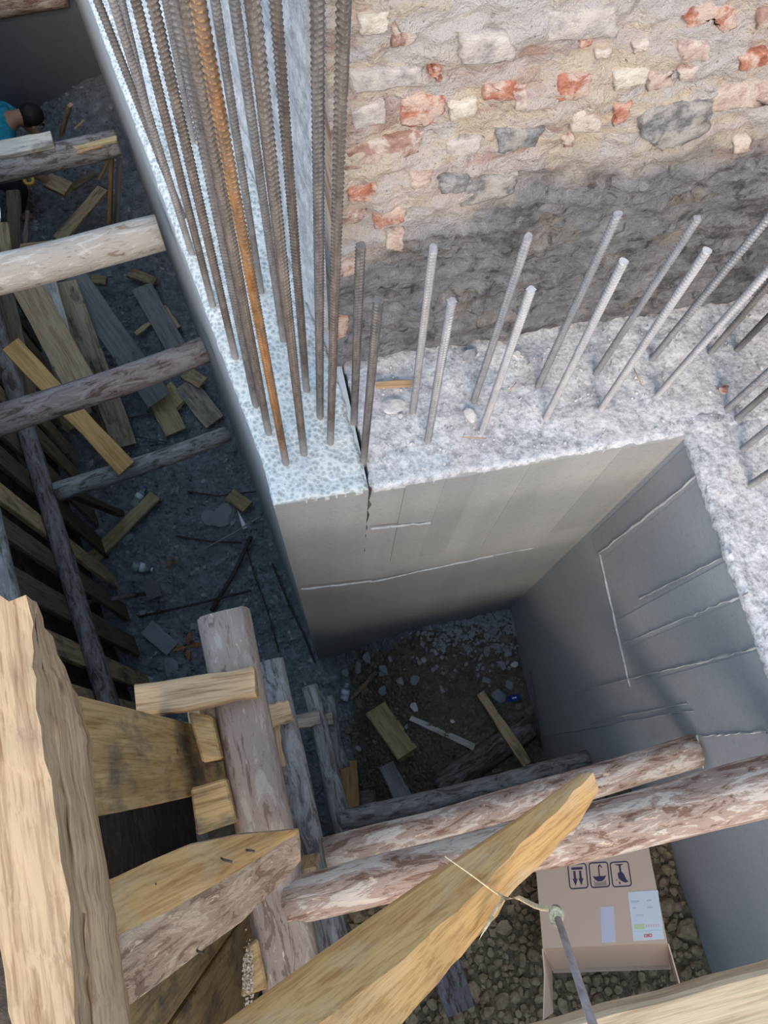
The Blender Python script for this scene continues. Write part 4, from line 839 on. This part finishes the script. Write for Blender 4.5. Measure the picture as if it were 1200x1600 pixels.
# half log: flat sawn face up, bark below
st = [[(120, 1395, 4.78), (135, 1490, 4.78), (155, 1600, 4.73)], [(171, 1375, 4.72), (183, 1462, 4.72), (203, 1570, 4.66)], [(232, 1346, 4.60), (267, 1421, 4.58), (262, 1527, 4.53)], [(292, 1321, 4.48), (342, 1379, 4.44), (320, 1482, 4.40)], [(375, 1304, 4.30), (400, 1344, 4.28), (378, 1440, 4.24)], [(435, 1299, 4.16), (444, 1314, 4.15), (436, 1382, 4.10)], [(464, 1296, 4.10), (468, 1302, 4.09), (470, 1345, 4.05)]]
secs = []
for s in interp(st, 18):
    U, R, L_ = (at(*p) for p in s); secs.append([U, U.lerp(R, .5)+Vector((0, 0, .002)), R, R.lerp(L_, .12)+Vector((0, -.004, .001)), R.lerp(L_, .35)+Vector((0, -.006, .010)), R.lerp(L_, .7)+Vector((0, -.004, .010)), L_, U.lerp(L_, .5)-Vector((0, 0, .085)), U-Vector((0, 0, .05))])
hl = profile('half_log', secs, ['wood_fresh', 'bark_log'], None, None, lambda i, k: 0 if i % k in (0, 1) else 1)
tag(hl, 'half log with flat sawn face up and bent nails, jutting from under the left timber', 'log'); hl['_M'] = [v for r in hl.matrix_basis for v in r]
for a, b, z in (((342, 1339, 4.39), (363, 1347, 4.41), 0), ((381, 1326, 4.29), (398, 1330, 4.31), 0), ((305, 1480, 4.42), (318, 1490, 4.45), 0), ((241, 1380, 4.585), (244, 1381, 4.60), 0)):
    A = at(*a); B = at(*b); tube('nail', [A-Vector((0, 0, .01)), A.lerp(B, .4)+Vector((0, 0, .012)), B], .0028, 'nail', parent=hl, k=6)
# big timber on the left edge
st = [[(-18, 925, 5.04), (44, 932, 5.04), (58, 957, 4.89)], [(-40, 990, 5.04), (50, 1000, 5.04), (82, 1000, 4.89)], [(-45, 1075, 5.04), (56, 1075, 5.04), (118, 1078, 4.89)], [(-40, 1150, 5.04), (64, 1150, 5.04), (142, 1150, 4.89)], [(-30, 1254, 5.04), (84, 1254, 5.04), (150, 1250, 4.89)], [(-15, 1400, 5.04), (104, 1400, 5.04), (177, 1405, 4.89)], [(5, 1500, 5.04), (112, 1500, 5.04), (193, 1510, 4.89)], [(18, 1600, 5.04), (118, 1600, 5.04), (205, 1600, 4.89)], [(45, 1780, 5.04), (140, 1780, 5.04), (235, 1780, 4.89)]]
secs = []
for i, s in enumerate(interp(st, 26)):
    U, R, L_ = (at(*p) for p in s); j = .004; rr = lambda: Vector((random.uniform(-j, j), random.uniform(-j, j), random.uniform(-j, j)))
    if i == 0: rr = lambda: Vector((random.uniform(-.01, .01), random.uniform(-.012, .012), 0))
    secs.append([U+rr(), U.lerp(R, .35)+Vector((0, 0, .006))+rr(), U.lerp(R, .7)+Vector((0, 0, .006))+rr(), R+rr(), R.lerp(L_, .22)+Vector((-.004, 0, -.018))+rr(), R.lerp(L_, .3)+Vector((0, 0, -.002))+rr(), R.lerp(L_, .7)+Vector((.008, 0, .01))+rr(), L_+rr(), Vector((L_.x-.015, L_.y, 4.845)), Vector((U.x, U.y, 4.845))])
profile('timber_beam', secs, 'wood_pale', 'heavy pale split timber with a broken end along the left edge, closest to the camera', 'beam')
# the big fresh plank with the rope
st = [[(914, 1209, 4.14), (924, 1206, 4.14), (936, 1237, 4.10)], [(868, 1242, 4.20), (897, 1238, 4.20), (901, 1288, 4.15)], [(800, 1290, 4.28), (850, 1286, 4.28), (860, 1333, 4.23)], [(720, 1343, 4.38), (785, 1350, 4.38), (800, 1396, 4.32)], [(640, 1397, 4.48), (728, 1412, 4.48), (748, 1464, 4.42)], [(520, 1482, 4.62), (640, 1487, 4.62), (692, 1525, 4.54)], [(345, 1610, 4.79), (500, 1600, 4.79), (600, 1635, 4.70)], [(200, 1715, 4.92), (370, 1715, 4.92), (490, 1745, 4.82)]]
secs = []
for i, s in enumerate(interp(st, 22)):
    U, R, L_ = (at(*p) for p in s); j = .004; rr = lambda: Vector((random.uniform(-j, j), random.uniform(-j, j), random.uniform(-j, j)*.6))
    secs.append([U, U.lerp(R, .5)+rr()*.4, R+rr(), R.lerp(L_, .5)+Vector((0, 0, .004))+rr(), L_+rr(), L_-Vector((.005, -.005, .035)), U.lerp(L_, .5)-Vector((0, 0, .085)), U-Vector((0, 0, .045))])
pk = profile('sloping_plank', secs, 'wood_fresh', 'big fresh yellow plank sloping across the foreground with twine tied round it', 'plank')
# twine and pin
def P3(x, y, z): return at(x, y, z)
tube('twine', [P3(695, 1338, 4.47), P3(735, 1366, 4.455), P3(770, 1392, 4.42), P3(790, 1404, 4.405), P3(812, 1403, 4.44), P3(835, 1415, 4.60), P3(848, 1419, 4.72), P3(866, 1420, 4.82), P3(872, 1432, 4.84), P3(866, 1442, 4.83), P3(874, 1448, 4.85)], [.0015, .0015, .002, .004, .005, .0052, .005, .005, .007, .007, .005], 'rope', 'yellowish twine tied round the sloping plank and the steel pin', 'twine', k=7)
tube('twine_end', [P3(786, 1404, 4.41), P3(772, 1425, 4.43), P3(760, 1446, 4.45), P3(747, 1466, 4.455), P3(757, 1452, 4.46), P3(770, 1432, 4.45)], .0036, 'rope', 'loose twine tail hanging over the side of the sloping plank', 'twine', k=7)
A = P3(868, 1424, 4.80); B = P3(930, 1612, 5.25); T = thing('steel_pin', A, 'slim steel pin with a flat head tied by twine, pointing up toward the camera', 'pin'); d_ = (B-A).normalized()
tube('shaft', [A, A.lerp(B, .5), B, B+(B-A)*.8], .0060, 'steel_pin', parent=T, k=10); tube('head', [A-d_*.003, A+d_*.003, A+d_*.006], [.011, .012, .010], 'steel_old', parent=T, k=14); mesh('twine_knot', *torus(A+d_*.022, .008, .006, d_), 'rope', T, smooth=True)
# board at the lower right
A = at(870, 1655, 5.0); B = at(1330, 1520, 5.0)
board('platform_board', at(800, 1712, 4.96), at(1440, 1527, 4.96), .165, .045, 'wood_tan', 'pale brown platform board cutting across the lower right corner', 'board', n=8)

# ---------------- cardboard box
BL = at(848, 1481, 2.91); BR = at(1043, 1473, 3.06); TR = at(1020, 1298, 2.86)
ex = (BR-BL).normalized(); dv = TR-BR; ey = (dv-ex*dv.dot(ex)).normalized(); ez = ex.cross(ey)
if ez.z < 0: ez = -ez
bw = (BR-BL).length; bd = (TR-BR).length*1.06; bh = .30
BM = Matrix.Identity(4)
for i in range(3): BM[i][0] = ex[i]; BM[i][1] = ey[i]; BM[i][2] = ez[i]; BM[i][3] = BL[i]
box = thing('cardboard_box', BL-ez*bh, 'brown cardboard carton lying on its side on the gravel, printed with handling symbols', 'box')
def bx(name, x0, x1, y0, y1, z0, z1, mat, parent=box):
    V = [BM @ Vector(p) for p in ((x0, y0, z0), (x1, y0, z0), (x1, y1, z0), (x0, y1, z0), (x0, y0, z1), (x1, y0, z1), (x1, y1, z1), (x0, y1, z1))]
    o = mesh(name, V, [(0, 3, 2, 1), (4, 5, 6, 7), (0, 1, 5, 4), (1, 2, 6, 5), (2, 3, 7, 6), (3, 0, 4, 7)], mat, parent, BM); o['_M'] = [v for r in BM for v in r]; return o
T_ = .006
top = bx('side_panel', 0, bw, 0, bd, -T_, 0, 'cardboard'); bx('side_panel', 0, bw, 0, bd, -bh, -bh+T_, 'cardboard')
bx('side_panel', 0, T_, 0, bd, -bh+T_, -T_, 'cardboard'); bx('side_panel', bw-T_, bw, 0, bd, -bh+T_, -T_, 'cardboard'); bx('bottom_panel', T_, bw-T_, bd-T_, bd, -bh+T_, -T_, 'cardboard')
V = [BM @ Vector(p) for p in ((.004, 0, -.004), (bw-.004, 0, -.004), (bw-.004, -.012, -.21), (.012, -.012, -.21), (.004, .006, -.004), (bw-.004, .006, -.004), (bw-.004, -.006, -.21), (.012, -.006, -.21))]
mesh('top_flap', V, [(0, 1, 2, 3), (7, 6, 5, 4), (0, 4, 5, 1), (1, 5, 6, 2), (2, 6, 7, 3), (3, 7, 4, 0)], 'cardboard_inside', box, BM)
for s, pts in ((0, ((0, 0, -.01), (-.005, -.08, -.05), (-.04, -.20, -.17), (-.01, -.16, -.24), (.0, .0, -.26))), (1, ((bw, 0, -.01), (bw+.015, -.15, -.05), (bw+.02, -.16, -.22), (bw, 0, -.26)))):
    o = prism('side_flap', [BM @ Vector(p) for p in pts], ex*(.005 if s else -.005), 'cardboard', box)
# printed handling symbols: two arrows, umbrella, glass (printed upside down on the lying carton)
def flat(name, polys, mat, parent=top, h=.0008):
    V = []; Fc = []
    for q in polys:
        n0 = len(V); V += [BM @ Vector((x, y, h)) for x, y in q]+[BM @ Vector((x, y, -.0005)) for x, y in q]; n = len(q); Fc.append(tuple(range(n0, n0+n))); Fc += [(n0+i, n0+n+i, n0+n+(i+1) % n, n0+(i+1) % n) for i in range(n)]
    return mesh(name, V, Fc, mat, parent, BM)
def onbox(px, py):
    q = at(px, py, 0); n = ez; t_ = n.dot(BL-CAM)/n.dot(q-CAM); l = BM.inverted() @ (CAM+(q-CAM)*t_); return l.x, l.y
def symbol(px):
    c = [onbox(*p) for p in px]           # tl tr br bl
    def uv(u, v): a = Vector(c[0]).lerp(Vector(c[1]), u); b = Vector(c[3]).lerp(Vector(c[2]), u); r = a.lerp(b, v); return (r.x, r.y)
    def rr(i):
        o = []
        for (cx, cy, a0) in ((.16, .14, 180), (.84, .14, 270), (.84, .86, 0), (.16, .86, 90)):
            for k in range(5): a = math.radians(a0+k*22.5); o.append(uv(.5+(cx-.5)+(.16-i)*math.cos(a), .5+(cy-.5)+(.14-i*.8)*math.sin(a)))
        return o
    A, B = rr(0), rr(.06); n = len(A); return [[A[k], A[(k+1) % n], B[(k+1) % n], B[k]] for k in range(n)], uv
S1 = ((886, 1350), (916, 1348), (920, 1388), (890, 1390)); S2 = ((919, 1348), (950, 1346), (954, 1386), (923, 1388)); S3 = ((952, 1347), (982, 1345), (988, 1385), (957, 1387))
fr_, uv = symbol(S1); P_ = fr_+[[uv(.2, .16), uv(.78, .16), uv(.78, .25), uv(.2, .25)]]
for u in (.34, .64): P_ += [[uv(u-.06, .3), uv(u+.06, .3), uv(u+.06, .62), uv(u-.06, .62)], [uv(u-.13, .6), uv(u+.13, .6), uv(u, .88)]]
flat('printed_arrows', P_, 'print_violet')
fr_, uv = symbol(S2); P_ = fr_+[[uv(.47, .16), uv(.53, .16), uv(.53, .56), uv(.47, .56)], [uv(.47, .16), uv(.53, .2), uv(.62, .13), uv(.56, .09)], [uv(.56, .09), uv(.62, .13), uv(.68, .22), uv(.63, .24)], [uv(.16, .54), uv(.30, .57), uv(.5, .55), uv(.70, .57), uv(.84, .54), uv(.74, .68), uv(.6, .76), uv(.4, .76), uv(.26, .68)]]
flat('printed_umbrella', P_, 'print_violet'); flat('printed_rain', [[uv(.2, .70), uv(.3, .78), uv(.5, .80), uv(.7, .78), uv(.8, .70), uv(.82, .92), uv(.2, .92)]], 'print_grey', h=.0004)
fr_, uv = symbol(S3); P_ = fr_+[[uv(.24, .11), uv(.74, .11), uv(.58, .16), uv(.42, .16)], [uv(.46, .14), uv(.56, .14), uv(.56, .44), uv(.46, .44)], [uv(.36, .46), uv(.46, .42), uv(.58, .42), uv(.66, .50), uv(.80, .82), uv(.70, .84), uv(.56, .80), uv(.46, .74), uv(.36, .66)], [uv(.22, .72), uv(.30, .70), uv(.26, .76)], [uv(.36, .78), uv(.44, .82), uv(.42, .90), uv(.34, .84)], [uv(.76, .74), uv(.86, .80), uv(.72, .83)]]
flat('printed_glass', P_, 'print_violet')
flat('tape_strip', [[onbox(*p) for p in ((938, 1417), (959, 1416), (962, 1472), (940, 1473))]], 'tape', h=.001)
lab = flat('shipping_label', [[onbox(*p) for p in ((981, 1394), (1028, 1391), (1038, 1467), (990, 1470))]], 'paper_white', h=.001); lab['_M'] = [v for r in BM for v in r]
c_ = [onbox(*p) for p in ((981, 1394), (1028, 1391), (1038, 1467), (990, 1470))]
def uvl(u, v): a = Vector(c_[0]).lerp(Vector(c_[1]), u); b = Vector(c_[3]).lerp(Vector(c_[2]), u); r = a.lerp(b, v); return (r.x, r.y)
def q4(u0, u1, v0, v1): return [uvl(u0, v0), uvl(u1, v0), uvl(u1, v1), uvl(u0, v1)]
flat('print_line', [q4(.08, .34, .19, .22), q4(.6, .74, .19, .22), q4(.1, .2, .33, .36), q4(.58, .76, .33, .37), q4(.2, .42, .49, .51), q4(.08, .3, .23, .24)], 'print_pale', lab, .0015)
flat('print_strip', [q4(.08, .42, .68, .78)], 'print_green', lab, .0015); flat('print_row', [q4(.45+.08*i, .50+.08*i, .70, .75) for i in range(6)], 'print_pink', lab, .0015); flat('print_rule', [q4(.05, .95, .82, .828)], 'print_blue', lab, .0015)
flat('print_stamp', [q4(.36, .62, .885, .90), q4(.36, .62, .935, .95), q4(.36, .39, .885, .95), q4(.59, .62, .885, .95), q4(.43, .55, .905, .93)], 'print_red', lab, .0015)

# ---------------- clods on the bench
CL = [rockmesh('soil_clod', 100+i, 'clod', 2, .5, .85, .58) for i in range(8)]
from mathutils import Vector as Vv
def px(p):
    v = Vector(p)-CAM; z = v.dot(FWD); return 600+F*v.dot(RIGHT)/z, 800+F*v.dot(DOWN)/z
def in_view(x, y):
    return (630 < x < 875 and 1400 < y < 1610 and (y-1600)+(x-630)*.98 > 0) or (1030 < x < 1095 and 1290 < y < 1530) or (840 < x < 1100 and 1515 < y < 1590) or (590 < x < 660 and 1415 < y < 1460)
cells = {}; cand = []; tries = 0
while len(cand) < 900 and tries < 30000:
    tries += 1; x = random.uniform(-.1, 1.34); y = random.uniform(-.47, -1.55); s = random.choice([.018, .022, .026, .03, .034, .042]) if random.random() < .93 else .058
    if any((x-a)**2+(y-b)**2 < (.70*(s+c))**2 for a, b, c in cand): continue
    cand.append((x, y, s))
rest = []; nc = 0
for x, y, s in cand:
    z = hb(x, y)+s*.35; p = Vector((x, y, z)); l = BM.inverted() @ p; u = px(p)
    if -.03 < l.x < bw+.03 and -.20 < l.y < bd+.03 and l.z > -bh-.03: continue
    if in_view(*u) and nc < 290:
        rock('soil_clod', random.choice(CL), p, s, 'brown lump of dry earth in the loose heap around the carton', 'soil clod', 'earth clods on the bench', tilt=1.0); nc += 1
    else: rest.append((x, y, s))
def cl_it(it=iter([(x, y, hb(x, y)+s*.2) for x, y, s in rest])): return next(it)
pebbles('loose_earth', 'loose brown earth and gravel covering the bench', len(rest), cl_it, 'clod', .03, .05)
def fine():
    x = random.uniform(-.2, 1.34); y = random.uniform(-.47, -1.7); return (x, y, hb(x, y)+.002)
pebbles('fine_gravel', 'fine brown gravel between the earth clods', 2200, fine, 'clod', .006, .02)
A = at(690, 1490, 2.62); B = at(716, 1572, 2.56)
o = board('bark_board', A, B, .125, .045, 'bark_dark', 'short bark-faced board end lying on the clods below the sloping plank', 'board', n=4)
for o in bpy.data.objects:
    if '_M' in o.keys(): del o['_M']
